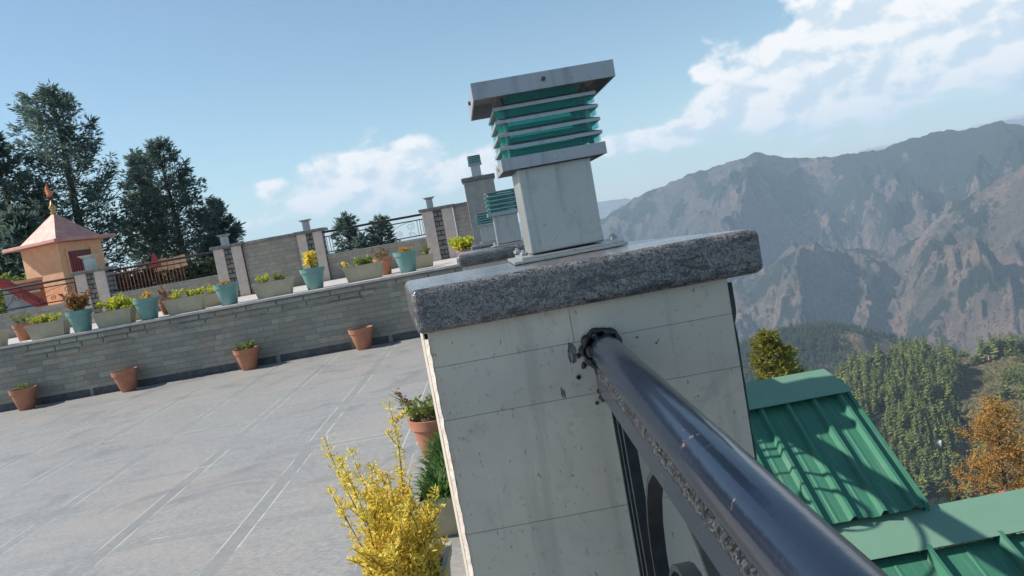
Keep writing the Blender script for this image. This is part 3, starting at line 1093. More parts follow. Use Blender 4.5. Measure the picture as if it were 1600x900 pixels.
# ------------------------------------------------------------------ pillars of the outer railing line
def tile_face(mb, p0, p1, rows, outward, th=.0025, gap=.0014):
    """tiles on the vertical face p0->p1; rows = [(z0, z1, [cuts 0..1])]"""
    p0, p1 = Vector((*p0, 0)), Vector((*p1, 0))
    o = Vector((*outward, 0))
    L = (p1 - p0).length
    d = (p1 - p0) / L
    for z0, z1, cuts in rows:
        cs = [0] + cuts + [1]
        for a, b_ in zip(cs, cs[1:]):
            A = p0 + d * (a * L + (gap / 2 if a > 0 else 0))
            B = p0 + d * (b_ * L - (gap / 2 if b_ < 1 else 0))
            q = [A, B, B - o * th, A - o * th]
            mb.hexa([(v.x, v.y, z0 + gap / 2) for v in q], [(v.x, v.y, z1 - gap / 2) for v in q])


def slab(plan, z0, z1, parent, r=.03):
    """bullnosed granite capping"""
    m = MB()
    m.prism(plan, z0, z1)
    return m.build('capping_slab', 'granite', parent, bevel=r, seg=5, smooth=False, world=True)


# the near pillar
P1 = thing('masonry_pillar', (.13, 1.6, 0), 'near cream tiled pillar with thick speckled granite slab holding the black handrail', 'pillar', None)
F0, F1, B1, B0 = (-.158, 1.472), (.438, 1.472), (.268, 1.79), (-.205, 1.81)
mb = MB()
mb.prism([(-.15, 1.4603), (.431, 1.4603), (.262, 1.78), (-.198, 1.80)], .002, 1.372)
mb.build('core', 'mortar', P1, world=True)
mb = MB()
rows = [(1.301, 1.374, [.47]), (1.196, 1.301, [.585]), (.966, 1.196, []), (.73, .966, [.62]), (.50, .73, []), (.25, .5, [.4]), (.003, .25, [])]
tile_face(mb, (-.152, 1.459), (.432, 1.459), rows, (0, -1), .001)
dl = Vector((B0[0] - F0[0], B0[1] - F0[1])).normalized()
tile_face(mb, (-.205, 1.81), (-.163, 1.478), rows, (-dl.y * -1 * -1, dl.x * -1 * -1) if False else (-.99, -.12))
mb.build('tile_cladding', 'cream', P1, world=True)
# ragged, bright edge of the side tile on the left arris
mb = MB()
rng = random.Random(7)
zs = [i * .012 for i in range(1, 114)]
prev = None
for z in zs:
    w = .0105 + rng.uniform(-.0008, .0014)
    cur = [(-.1625, 1.4795 + rng.uniform(-.001, .001), z), (-.1525 + (w - .0105), 1.4575 + rng.uniform(-.001, .0005), z), (-.150, 1.4655, z), (-.152, 1.48, z)]
    if prev:
        mb.hexa(prev, cur)
    prev = cur
mb.build('broken_tile_edge', 'sliver', P1, world=True)
# open dark joint down the right arris
mb = MB()
prev = None
for z in [i * .02 for i in range(1, 69)]:
    w = .0035 + rng.uniform(-.001, .0015) + (.005 if z > 1.28 else 0)
    cur = [(.433, 1.4615, z), (.433 + w, 1.4615 + rng.uniform(0, .002), z), (.433 + w, 1.4715, z), (.433, 1.4715, z)]
    if prev:
        mb.hexa(prev, cur)
    prev = cur
mb.build('open_joint', 'grout', P1, world=True)
slab([(-.166, 1.425), (.500, 1.425), (.322, 1.785), (-.222, 1.825)], 1.372, 1.457, P1, .014)
# tar sealant round the handrail, splashes and smears
mb = MB()
ring = []
for i in range(121):
    a = math.radians(-60 + i * 300 / 120)
    rr = .0355 + .0016 * math.sin(i * .21) + .0012 * math.sin(i * .47 + 1)
    ring.append((.172 + rr * math.cos(a), 1.4530, 1.281 + rr * math.sin(a)))
mb.tube(ring, [.0066 * (1 + .25 * math.sin(i * .17) + .22 * math.sin(i * .39 + 2)) for i in range(121)], 12)
for (px, py, r_) in [(905, 590, 3), (937, 612, 4), (933, 630, 3), (965, 540, 2.5), (941, 606, 5), (903, 556, 4), (912, 572, 5), (996, 527, 1.2), (1026, 536, 1.2), (903, 590, 3), (942, 622, 6)]:
    c = at(px, py, 1.4555)
    n = 10
    rad = [r_ * 1.46 / 1200 * rng.uniform(.75, 1.3) for _ in range(n)]
    pts = [(c.x + rad[k] * math.cos(2 * math.pi * k / n), c.z + rad[k] * 1.15 * math.sin(2 * math.pi * k / n)) for k in range(n)]
    mb.hexa([(x, 1.4595, z) for x, z in pts], [(x * .8 + c.x * .2, 1.4555 - .002, z * .8 + c.z * .2) for x, z in pts])
mb.build('sealant', 'sealant', P1, world=True, smooth=True)
mb = MB()
for (px, py, w, h) in [(893, 545, 7, 11), (890, 556, 3, 12), (897, 560, 4, 9), (878, 613, 2, 10), (882, 616, 1.6, 8)]:
    c = at(px, py, 1.4585)
    k = 1.46 / 1200
    n = 12
    pts = [(c.x + w * k * math.cos(2 * math.pi * q / n) * rng.uniform(.6, 1.2), c.z + h * k * math.sin(2 * math.pi * q / n) * rng.uniform(.6, 1.2)) for q in range(n)]
    mb.hexa([(x, 1.4595, z) for x, z in pts], [(x, 1.4582, z) for x, z in pts])
mb.build('paint_smear', 'smear', P1, world=True)


def plain_pillar(y, x0, x1, depth, top, th, label, skew=0.0, base=.002, mat='cream', rad=.022, over=.03):
    t = thing('masonry_pillar', ((x0 + x1) / 2, y, base), label, 'pillar', 'pillars along the outer railing')
    m = MB()
    m.prism([(x0, y), (x1, y), (x1 + skew, y + depth), (x0 + skew * .3, y + depth)], base, top - th)
    m.build('shaft', mat, t, world=True, bevel=.004)
    slab([(x0 - over, y - over), (x1 + over, y - over), (x1 + skew + over, y + depth + over), (x0 + skew * .3 - over, y + depth + over)], top - th, top, t, rad)
    return t


P2 = plain_pillar(4.88, -.205, .30, .42, 1.404, .082, 'second pillar in the railing line with granite slab just behind the nearest lamp', -.05, rad=.028)
P2b = plain_pillar(8.3, -.20, .20, .42, 1.366, .06, 'short granite topped pillar between the second lamp and the tall grey pillar')
P3 = plain_pillar(12.5, -.27, .22, .55, 2.372, .07, 'tall grey rendered pillar with thin dark slab at end of raised terrace', base=1.046, mat='render', rad=.012)


# ------------------------------------------------------------------ pillar lamps
def lamp(loc, rz, label, cap=True, sc=1.0):
    t = thing('pillar_lamp', loc, label, 'lamp', 'steel and teal glass lamps on the pillars', rz)
    MB().box((0, 0, .003), (.245, .235, .006)).build('base_plate', 'steel', t, bevel=.001)
    m = MB()
    m.box((.007, .004, .0088), (.222, .212, .005))
    m.build('upper_plate', 'steel', t, bevel=.001)
    for sx in (1, -1):
        for sy in (1, -1):
            m = MB()
            m.lathe([(.009, 0), (.009, .006), (.006, .008)], (sx * .098, sy * .092, .015), 6)
            m.lathe([(.004, 0), (.004, .013)], (sx * .098, sy * .092, .015), 8)
            m.build('bolt', 'steel_dark', t)
    MB().box((0, 0, .107), (.160, .160, .184)).build('post', 'steel', t, bevel=.003)
    # tray under the louvres: flat plate with a down-turned lip
    z0 = .200
    m = MB()
    m.box((0, 0, z0 + .022), (.216, .216, .003))
    for sg in (1, -1):
        m.box((0, sg * .1105, z0 + .0105), (.224, .003, .025))
        m.box((sg * .1105, 0, z0 + .0105), (.003, .218, .025))
    m.build('tray', 'steel_dark', t)
    for a, b_ in ((0, -1), (0, 1), (1, 0), (-1, 0)):
        MB().tube([(a * .111, b_ * .111, z0 + .010), (a * .1155, b_ * .1155, z0 + .010)], .0045, 10).build('tray_screw', 'steel', t)
    # inner glass box, corner rods, stacked glass and steel louvres
    n, pitch = 4, .0275
    zt = z0 + .024
    ztop = zt + pitch * (n + .62)
    m = MB()
    for a in range(4):
        ang = a * math.pi / 2
        c, s = math.cos(ang), math.sin(ang)
        p = [(-.074, -.076), (.074, -.076), (.074, -.072), (-.074, -.072)]
        q = [(x * c - y * s, x * s + y * c) for x, y in p]
        m.prism(q, zt, ztop)
    m.build('glass_box', 'glass', t)
    for sx in (1, -1):
        for sy in (1, -1):
            MB().tube([(sx * .088, sy * .088, zt), (sx * .088, sy * .088, ztop)], .0055, 10).build('corner_rod', 'steel', t, smooth=True)
    for k in range(n):
        z = zt + pitch * (k + 1) - .006
        # sloping steel blade frame
        m = MB()
        g = MB()
        for a in range(4):
            ang = a * math.pi / 2
            c, s = math.cos(ang), math.sin(ang)

            def R(x, y, zz):
                return (x * c - y * s, x * s + y * c, zz)
            o_, i_ = .109, .082
            e = .110 if a % 2 == 0 else .1055
            m.hexa([R(-e, -o_, z - .005), R(e, -o_, z - .005), R(i_, -i_, z + .007), R(-i_, -i_, z + .007)],
                   [R(-e, -o_, z + .002), R(e, -o_, z + .002), R(i_, -i_, z + .010), R(-i_, -i_, z + .010)])
            # teal glass strip standing behind the blade, longer than the frame at its ends
            g.hexa([R(-.106, -.1015, z - .020), R(.106, -.1015, z - .020), R(.106, -.0955, z - .020), R(-.106, -.0955, z - .020)],
                   [R(-.106, -.1015, z - .0055), R(.106, -.1015, z - .0055), R(.106, -.0955, z - .004), R(-.106, -.0955, z - .004)])
        b_ = m.build('louvre', 'steel_dark', t)
        g.build('glass_strip', 'glass', b_)
    if cap:
        m = MB()
        zc = ztop
        m.box((0, 0, zc + .028), (.294, .294, .003))
        for sg in (1, -1):
            m.box((0, sg * .1465, zc + .0125), (.296, .003, .034))
            m.box((sg * .1465, 0, zc + .0125), (.003, .289, .034))
        m.box((0, 0, zc + .011), (.19, .19, .012))
        m.build('cap', 'steel_dark', t)
        for a, b_ in ((0, -1), (1, 0), (-1, 0), (0, 1)):
            MB().tube([(a * .147, b_ * .147, zc + .014), (a * .153, b_ * .153, zc + .014)], .0045, 10).build('cap_screw', 'plinth', t)
    else:
        MB().box((0, 0, ztop + .002), (.215, .215, .005)).build('cap', 'steel_dark', t)
    t.scale = (sc, sc, sc)
    return t


lamp((.158, 1.737, 1.4585), math.radians(2.2), 'large steel lamp with square cap and teal glass louvres on the nearest pillar')
lamp((.118, 5.10, 1.4055), math.radians(1.5), 'teal louvred steel lamp without overhanging cap just behind the nearest lamp', cap=False)
lamp((-.02, 8.52, 1.3675), 0, 'small teal lamp mostly hidden behind the second lamp', cap=False, sc=.95)
lamp((-.035, 12.78, 2.3735), 0, 'teal lamp standing on top of the tall grey pillar', cap=False, sc=.98)

# ------------------------------------------------------------------ outer railings
GR = 'black scroll railings along the terrace edge'
railing((.176, -1.3, 0), math.radians(90), 2.757, 1.280, .28, 'foreground black railing with thick chipped handrail running into the near pillar', GR, .031, (.05, .046), .024, 'iron', 'enamel', weld=True, second=.030)
railing((.150, 1.80, 0), math.radians(90.6), 3.08, 1.250, .28, 'black scroll railing between the near pillar and the second pillar', GR, .031, (.05, .04), .028, 'iron', 'enamel', second=.05)
railing((.10, 5.30, 0), math.radians(90.6), 3.0, 1.22, .28, 'black railing between the second pillar and the short third pillar', GR, .031, (.05, .04), .028, 'iron', 'enamel', second=.05)
railing((.06, 8.72, 0), math.radians(90.6), 3.38, 1.22, .28, 'black railing running from the short third pillar to the raised terrace', GR, .031, (.05, .04), .028, 'iron', 'enamel', second=.05)

# ------------------------------------------------------------------ rear parapet
RY = 16.0
ZT = 2.10


def rear_pillar(pxl, pyl, pxr, pyr, label, y=RY):
    a, b_ = at(pxl, pyl, y), at(pxr, pyr, y)
    x0, x1 = a.x, b_.x
    t = thing('parapet_pillar', ((x0 + x1) / 2, y, 1.03), label, 'pillar', 'striped pillars of the rear parapet')
    w = x1 - x0
    MB().prism([(x0 + .03, y + .03), (x1 - .03, y + .03), (x1 - .03, y + .42), (x0 + .03, y + .42)], 1.032, ZT - .03).build('stone_stack', 'stack', t, world=True)
    for s0, s1 in ((0, .36), (.64, 1.0)):
        MB().prism([(x0 + w * s0, y - .02), (x0 + w * s1, y - .02), (x0 + w * s1, y + .027), (x0 + w * s0, y + .027)], 1.034, ZT - .032).build('stone_strip', 'pink', t, world=True, bevel=.006)
    MB().prism([(x0 - .05, y - .07), (x1 + .05, y - .07), (x1 + .05, y + .48), (x0 - .05, y + .48)], ZT - .028, ZT + .03).build('coping', 'cap', t, world=True, bevel=.006)
    return t, x0, x1


pa, a0, a1 = rear_pillar(115, 425, 162, 417, 'striped pillar in front of the orange shrine')
pb, b0, b1 = rear_pillar(332, 387, 375, 378, 'striped pillar at left end of the solid stone wall panel')
pc, c0, c1 = rear_pillar(462, 363, 501, 357, 'striped pillar behind the teal pot with yellow plant')
pd_, d0, d1 = rear_pillar(657, 325, 705, 317, 'striped pillar with small white socket beside the tall grey pillar')
s = at(663, 393, RY - .05)
MB().box((s.x, RY + .012, s.z), (.09, .03, .10)).build('socket', 'white', pd_, world=True, bevel=.006)

LOWT = 1.56


def low_wall(x0, x1, label):
    t = thing('parapet_wall', ((x0 + x1) / 2, RY, 1.03), label, 'wall', 'low stone walls of the rear parapet')
    MB().prism([(x0 + .005, RY + .06), (x1 - .005, RY + .06), (x1 - .005, RY + .36), (x0 + .005, RY + .36)], 1.033, LOWT - .03).build('stone_face', 'wall_fine', t, world=True)
    MB().prism([(x0 + .006, RY + .03), (x1 - .006, RY + .03), (x1 - .006, RY + .39), (x0 + .006, RY + .39)], LOWT - .028, LOWT).build('coping', 'concrete', t, world=True)
    return t


def rear_rail(x0, x1, label):
    return railing((x0, RY + .2, 0), 0, x1 - x0, 2.035, LOWT + .05, label, 'dark scroll railings of the rear parapet', .024, (.022, .022), .016, 'iron', second=.075)


low_wall(-16, a0, 'low stone wall under the scroll railing in front of the shrine steps')
low_wall(a1, b0, 'low stone wall under the railing in front of the red fence')
low_wall(c1, d0, 'low stone wall under the railing with fir tops behind it')
rear_rail(a0 - 2.55, a0, 'dark scroll railing in front of the orange shrine')
rear_rail(a0 - 5.1, a0 - 2.55, 'dark scroll railing at the left edge of the photo')
rear_rail(a1, b0, 'dark scroll railing in front of the red fence')
rear_rail(c1, d0, 'dark scroll railing silhouetted against the sky with fir tops behind')
# solid panel with a blunt point towards the terrace
t = thing('parapet_panel', ((b1 + c0) / 2, RY, 1.03), 'solid stone clad wall panel with a bent face between two striped pillars', 'wall', 'solid stone panels of the rear parapet')
k = at(408, 371, 15.45)
MB().prism([(b1 + .01, RY + .05), (k.x, 15.95), (c0 - .01, RY + .05), (c0 - .01, RY + .4), (b1 + .01, RY + .4)], 1.036, ZT - .035).build('stone_face', 'wall_fine', t, world=True)
MB().prism([(b1 + .052, RY + .0), (k.x, 15.90), (c0 - .052, RY + .0), (c0 - .052, RY + .44), (b1 + .052, RY + .44)], ZT - .033, ZT + .022).build('coping', 'cap', t, world=True)
t = thing('parapet_panel', ((d1 + EDGE) / 2, RY, 1.03), 'solid stone clad wall panel partly hidden by the tall grey pillar', 'wall', 'solid stone panels of the rear parapet')
MB().prism([(d1 + .01, RY + .05), (EDGE - .02, RY + .05), (EDGE - .02, RY + .4), (d1 + .01, RY + .4)], 1.036, ZT - .035).build('stone_face', 'wall_fine', t, world=True)
MB().prism([(d1 + .052, RY + .0), (EDGE, RY + .0), (EDGE, RY + .44), (d1 + .052, RY + .44)], ZT - .033, ZT + .022).build('coping', 'cap', t, world=True)


def stub_lamp(px, py, label, mat='steel_dark', big=False):
    p = at(px, py, RY + .2)
    t = thing('stub_lamp', (p.x, RY + .2, ZT + .031), label, 'lamp', None if big else 'small square stub lamps on the rear parapet')
    k = 1.35 if big else 1.0
    MB().box((0, 0, .09 * k), (.13 * k, .13 * k, .18 * k)).build('post', mat, t, bevel=.004)
    MB().hexa([(-.07 * k, -.07 * k, .182 * k), (.07 * k, -.07 * k, .182 * k), (.07 * k, .07 * k, .182 * k), (-.07 * k, .07 * k, .182 * k)],
              [(-.12 * k, -.12 * k, .225 * k), (.12 * k, -.12 * k, .225 * k), (.12 * k, .12 * k, .225 * k), (-.12 * k, .12 * k, .225 * k)]).build('flared_cap', mat, t)
    return t


stub_lamp(141, 412, 'pale teal box lamp on the striped pillar before the shrine door', 'pale_teal', True)
stub_lamp(350, 372, 'small grey stub lamp at the left end of the solid wall panel')
stub_lamp(479, 356, 'small grey stub lamp above the teal pot with yellow plant')
stub_lamp(672, 322, 'small grey stub lamp next to the tall grey pillar')


# ------------------------------------------------------------------ flower pots and plants
def round_pot(mat, h, rb, rt, n=28):
    """pot body with rim band as separate meshes, soil inside; returned as list of (name, MB, mat)"""
    body = MB().lathe([(rb * .9, 0), (rb, .01), (rt * .93, h * .80), (rt * .95, h * .80), (rt * .90, h * .90), (rt * .86, h * .88)], (0, 0, 0), n, True, False)
    rim = MB().lathe([(rt * .93, h * .79), (rt, h * .80), (rt * 1.04, h * .97), (rt * 1.05, h), (rt * .96, h), (rt * .93, h * .90)], (0, 0, 0), n, True, False)
    soil = MB().lathe([(.01, h * .89), (rt * .93, h * .89)], (0, 0, 0), n, True, False)
    return [('pot', body, mat), ('rim', rim, mat), ('soil', soil, 'soil')]


def trough(L, w, h):
    def ring(l, ww, z):
        return [(-l / 2, -ww / 2, z), (l / 2, -ww / 2, z), (l / 2, ww / 2, z), (-l / 2, ww / 2, z)]
    body = MB()
    a, b_, c = ring(L * .80, w * .72, 0), ring(L * .94, w * .92, h * .9), ring(L * .90, w * .84, h * .9)
    vs = a + b_
    body.add(vs, [(3, 2, 1, 0)] + [(i, (i + 1) % 4, 4 + (i + 1) % 4, 4 + i) for i in range(4)])
    rim = MB()
    o0, o1, i1, i0 = ring(L * .97, w * .97, h * .86), ring(L, w, h), ring(L * .92, w * .86, h), ring(L * .90, w * .84, h * .86)
    vs = o0 + o1 + i1 + i0
    fs = []
    for lv in range(3):
        fs += [(lv * 4 + i, lv * 4 + (i + 1) % 4, lv * 4 + 4 + (i + 1) % 4, lv * 4 + 4 + i) for i in range(4)]
    rim.add(vs, fs)
    soil = MB().add(ring(L * .91, w * .85, h * .9), [(0, 1, 2, 3)])
    return [('pot', body, 'trough'), ('rim', rim, 'trough'), ('soil', soil, 'soil')]


def bush_mb(rng, n, spread, h, leaf_w, leaf_l, per=9, stemr=.004, up=.8, ly=1.0):
    """small potted plant: n stems with leaves; returns stems, leaves"""
    st, lf = MB(), MB()
    for _ in range(n):
        a = rng.uniform(0, 2 * math.pi)
        r = math.sqrt(rng.random()) * spread
        p = Vector((r * math.cos(a), r * math.sin(a) * ly, 0))
        lean = Vector((math.cos(a) * rng.uniform(.1, .7), math.sin(a) * rng.uniform(.1, .7), up)).normalized()
        L = h * rng.uniform(.5, 1.05)
        pts = [p + lean * L * k / 4 + Vector((rng.uniform(-1, 1), rng.uniform(-1, 1), 0)) * L * .03 * k for k in range(5)]
        st.tube(pts, [stemr * (1 - .15 * k) for k in range(5)], 5)
        for q in range(per):
            f = rng.uniform(.3, 1.0)
            i = min(3, int(f * 4))
            pp = pts[i].lerp(pts[i + 1], f * 4 - i)
            d = Vector((rng.uniform(-1, 1), rng.uniform(-1, 1), rng.uniform(-.1, .9)))
            lf.leaf(pp, d, leaf_w * rng.uniform(.7, 1.3), leaf_l * rng.uniform(.7, 1.3), rng)
    return st, lf


def potted(name, loc, rz, parts, zsoil, plants, label, cat, group):
    t = thing(name, loc, label, cat, group, rz)
    pot = None
    for nm, m, mat in parts:
        if pot is None:
            pot = m.build(nm, mat, t, smooth=(name != 'planter_trough'), bevel=.004 if name == 'planter_trough' else 0)
            if name != 'planter_trough':
                md = pot.modifiers.new('edge', 'EDGE_SPLIT')
                md.split_angle = math.radians(40)
        else:
            o = m.build(nm, mat, pot, smooth=(nm == 'rim' and name != 'planter_trough'))
            if nm == 'rim' and name != 'planter_trough':
                md = o.modifiers.new('edge', 'EDGE_SPLIT')
                md.split_angle = math.radians(40)
    for (dx, st, lf, sm, lm) in plants:
        for m, nm, mat in ((st, 'stem', sm), (lf, 'foliage', lm)):
            if m is None or not m.v:
                continue
            m.v = [(x + dx, y, z + zsoil) for x, y, z in m.v]
            m.build(nm, mat, t)
    return t


rng = random.Random(11)
# terracotta pots at the foot of the wall
for i, (px, py, lab, pl) in enumerate([
        (40, 636, 'terracotta pot with small seedling at foot of wall, leftmost of the four', (5, .06, .13, .03, .05, 6, 'leafgreen')),
        (200, 608, 'empty looking terracotta pot tilted slightly before the stone wall', None),
        (388, 573, 'terracotta pot with green herbs at foot of stone wall', (12, .10, .17, .035, .055, 9, 'leafgreen')),
        (567, 541, 'weathered bare terracotta pot with pale stains near the grey pillar', None)]):
    d = ray(px, py)
    p = Vector((0, 0, EYE)) + d * (-EYE / d.z)
    plants = []
    if pl:
        st, lf = bush_mb(rng, pl[0], pl[1], pl[2], pl[3], pl[4], pl[5])
        plants = [(0, st, lf, 'stem', pl[6])]
    qy = wall_y(p.x) - .235
    p = at(px, py - 8, qy)
    tt = potted('flower_pot', (p.x, qy, .0012), rng.uniform(0, 6), round_pot('terracotta', .335, .115, .19), .30, plants, lab, 'flower pot', 'terracotta pots along the wall')
    if i == 1:
        tt.rotation_euler = (0, math.radians(-2.5), 0)
        tt.location.z = .006

# front row on the raised terrace
FY = 12.56
ZU = 1.046
fr = [
    ('t', 128, 'teal pot holding a bushy red and yellow croton', (20, .09, .34, .06, .10, 12, 'croton')),
    ('t', 232, 'teal pot with a few orange leaves between two khaki troughs', (5, .06, .14, .04, .08, 6, 'orange_leaf')),
    ('t', 357, 'teal pot with tiny orange sprig in front of striped pillar', (4, .05, .10, .04, .06, 6, 'orange_leaf')),
    ('t', 491, 'teal pot with upright bright yellow plant', None),
    ('t', 636, 'pale teal pot with low orange flowers nearest the tall pillar', (8, .09, .10, .05, .07, 8, 'orange_leaf')),
    ('b', 76, 'khaki trough with yellow green tufts, leftmost complete trough', [(-.15, 'lime'), (.0, 'lime'), (.1, 'lime')]),
    ('b', 180, 'khaki trough full of large lime green leaves', 'BIG'),
    ('b', 290, 'khaki trough with lime tufts directly right of the teal pot with orange leaves', [(-.12, 'lime'), (.12, 'lime'), (.2, 'lime')]),
    ('b', 428, 'khaki trough with two small green tufts before the solid wall panel', [(-.16, 'lime'), (.12, 'leafgreen')]),
    ('b', 568, 'khaki trough with yellow flower at its left end and thin greens', [(-.28, 'yellow'), (-.02, 'leafgreen'), (.1, 'leafgreen')]),
    ('b', -22, 'khaki trough cut off by the left edge of the photo', [(0, 'lime')]),
]
for kind, px, lab, pl in fr:
    py = 543 - (px / 400.0) * 73 if px < 400 else 470 - (px - 400) * .196
    p = at(px, py - 14, FY)
    if kind == 't':
        plants = []
        if pl:
            st, lf = bush_mb(rng, pl[0], pl[1], pl[2], pl[3], pl[4], pl[5])
            plants = [(0, st, lf, 'stem', pl[6])]
        else:
            st, lf = MB(), MB()
            st.tube([(0, 0, 0), (.01, 0, .12), (.0, .01, .27)], [.012, .010, .007], 6)
            for q in range(130):
                a = rng.uniform(0, 6.28)
                zz = rng.uniform(.10, .30)
                lf.leaf((rng.uniform(-.02, .02), rng.uniform(-.02, .02), zz), (math.cos(a), math.sin(a), rng.uniform(-.9, .5)), .045, rng.uniform(.08, .15), rng)
            plants = [(0, st, lf, 'stem', 'yellow')]
        potted('teal_pot', (p.x, FY, ZU), rng.uniform(0, 6), round_pot('teal_pot', .345, .125, .195), .31, plants, lab, 'flower pot', 'teal pots on the raised terrace')
    else:
        plants = []
        if pl == 'BIG':
            for dx in (-.15, 0, .13):
                st, lf = bush_mb(rng, 9, .10, .25, .055, .085, 9)
                plants.append((dx, st, lf, 'stem', 'lime'))
        else:
            for dx, mt in pl:
                st, lf = bush_mb(rng, 8 if mt != 'yellow' else 3, .06, .16, .035, .06, 9)
                plants.append((dx, st, lf, 'stem', mt))
        potted('planter_trough', (p.x, FY + .02, ZU), rng.uniform(-.02, .02), trough(.66, .24, .25), .225, plants, lab, 'planter', 'khaki plastic troughs on the raised terrace')

# back row
for px, py, y, lab, pl in [
        (38, 514, 13.3, 'small terracotta pot with greens behind the leftmost khaki trough', 'leafgreen'),
        (262, 472, 13.4, 'small terracotta pot with dry brown plant behind the teal pot', 'dry'),
        (598, 407, 13.5, 'small terracotta pot with dry stems behind the yellow flowered trough', 'dry')]:
    p = at(px, py, y)
    st, lf = bush_mb(rng, 12, .08, .26, .03, .05, 9)
    potted('flower_pot', (p.x, y, 1.0462 if y < 12.5 else 1.031), 0, round_pot('terracotta', .30, .11, .165), .265, [(0, st, lf, 'stem', pl)], lab, 'flower pot', 'small terracotta pots of the back row')
for px, py, y, lab, pl in [
        (218, 490, 13.2, 'khaki trough end showing behind the lime leaved trough', 'lime'),
        (326, 468, 13.5, 'khaki trough with lime plants just left of the teal pot with tiny orange sprig', 'lime'),
        (655, 407, 13.6, 'khaki trough showing behind the pale teal pot', 'leafgreen'),
        (575, 402, 13.7, 'khaki trough with pale bush behind the yellow flowered trough', 'lime')]:
    p = at(px, py, y)
    pls = []
    for dx in (-.15, .1):
        st, lf = bush_mb(rng, 8, .07, .17, .035, .06, 9)
        pls.append((dx, st, lf, 'stem', pl))
    potted('planter_trough', (p.x, y, 1.031), 0, trough(.55, .22, .22), .2, pls, lab, 'planter', 'khaki plastic troughs on the raised terrace')
p = at(724, 380, 12.45)
st, lf = bush_mb(rng, 26, .10, .24, .05, .11, 12)
potted('flower_pot', (p.x, 12.5, ZU), 0, round_pot('terracotta', .20, .10, .14), .18, [(0, st, lf, 'stem', 'lime')], 'terracotta pot with bright yellow green bush at the tall grey pillar', 'flower pot', 'small terracotta pots of the back row')

# planters beside the railing line
st, lf = bush_mb(rng, 34, .13, .22, .022, .045, 14, .003)
tw, tl = MB(), MB()
for q in range(9):
    a = rng.uniform(2.2, 4.4)
    L = rng.uniform(.18, .34)
    d = Vector((math.cos(a) * .7, math.sin(a) * .4, .8)).normalized()
    tw.tube([(0, 0, 0), d * L * .6, d * L + Vector((-.03, 0, -.01))], [.003, .0025, .0015], 5)
    for w in range(6):
        tl.leaf(d * L * rng.uniform(.6, 1), (rng.uniform(-1, 1), rng.uniform(-1, 1), rng.uniform(-1, .3)), .02, .035, rng)
potted('flower_pot', (-.60, 5.25, .001), 0, round_pot('terracotta', .335, .12, .185), .30, [(0, st, lf, 'stem', 'leafgreen'), (-.05, tw, tl, 'stem_grey', 'dry')], 'large terracotta pot of small green leaves and dry twigs beside the near pillar', 'flower pot', None)


def blades(rng, n, rad, L, w):
    m = MB()
    for _ in range(n):
        a = rng.uniform(0, 6.283)
        r = rad * math.sqrt(rng.random()) * .55
        b0_ = Vector((r * math.cos(a), r * math.sin(a), 0))
        out = Vector((math.cos(a + rng.uniform(-.5, .5)), math.sin(a + rng.uniform(-.5, .5)), 0))
        el_ = rng.uniform(.35, 1.45)
        l = L * rng.uniform(.6, 1.1)
        side = Vector((-out.y, out.x, 0)) * w / 2
        p1 = b0_ + (out * math.cos(el_) + Vector((0, 0, math.sin(el_)))) * l * .6
        p2 = p1 + (out * math.cos(el_ - .6) + Vector((0, 0, math.sin(el_ - .6)))) * l * .4
        m.add([b0_ - side * .6, b0_ + side * .6, p1 + side, p1 - side, p2], [(0, 1, 2, 3), (3, 2, 4)])
    return m


for y0, lab in ((4.72, 'khaki trough of grassy green rosettes behind the yellow shrub, farther one'), (4.12, 'khaki trough of grassy green rosettes touching the yellow shrub, nearer one')):
    pls = [(dx, None, blades(rng, 190, .14, .15, .012), 'stem', 'green') for dx in (-.17, .0, .17)]
    potted('planter_trough', (-.50, y0, .001), math.radians(90), trough(.56, .25, .22), .19, pls, lab, 'planter', 'khaki troughs beside the railing line')
# the golden shrub
stems, leaves = MB(), MB()
rg = random.Random(23)
for q in range(50):
    a = rg.uniform(0, 6.283)
    r = math.sqrt(rg.random())
    wx_, wy_ = r * .115 * math.cos(a), r * .24 * math.sin(a)
    tallf = (rg.random() ** 1.7 * .75 if q % 9 else rg.uniform(.85, 1.1)) * (1.0 if wx_ < .02 else .35)
    H_ = .23 + .40 * tallf
    lean = Vector((1.1 * wx_ + .0 + rg.uniform(-.09, .09), .6 * wy_ + rg.uniform(-.12, .08), 1))
    pts = []
    for k in range(8):
        f = k / 7
        pts.append(Vector((wx_, wy_, 0)) + lean * H_ * f + Vector((math.sin(f * 4 + q) * .02, math.cos(f * 3 + q) * .02, 0)))
    stems.tube(pts, [.0036 * (1 - .75 * k / 7) for k in range(8)], 5)
    for tw_ in range(4):
        f = rg.uniform(.3, .9)
        i = min(6, int(f * 7))
        p0_ = pts[i]
        p1_ = p0_ + Vector((rg.uniform(-.07, .07), rg.uniform(-.07, .07), rg.uniform(.04, .10)))
        stems.tube([p0_, p1_], [.002, .001], 4)
        for w in range(18):
            d = Vector((rg.uniform(-1, 1), rg.uniform(-1, 1), rg.uniform(.0, 1.3)))
            leaves.leaf(p0_.lerp(p1_, rg.uniform(.2, 1.05)), d, rg.uniform(.008, .014), rg.uniform(.018, .034), rg, .2)
    for w in range(int(120 + 110 * tallf)):
        f = rg.uniform(.05, 1.0)
        i = min(6, int(f * 7))
        pp = pts[i].lerp(pts[i + 1], f * 7 - i) + Vector((rg.gauss(0, .009), rg.gauss(0, .009), rg.gauss(0, .006)))
        aa = rg.uniform(0, 6.283)
        d = Vector((math.cos(aa), math.sin(aa), rg.uniform(.1, 1.3)))
        leaves.leaf(pp, d, rg.uniform(.006, .013), rg.uniform(.012, .032), rg, .3)
under = MB()
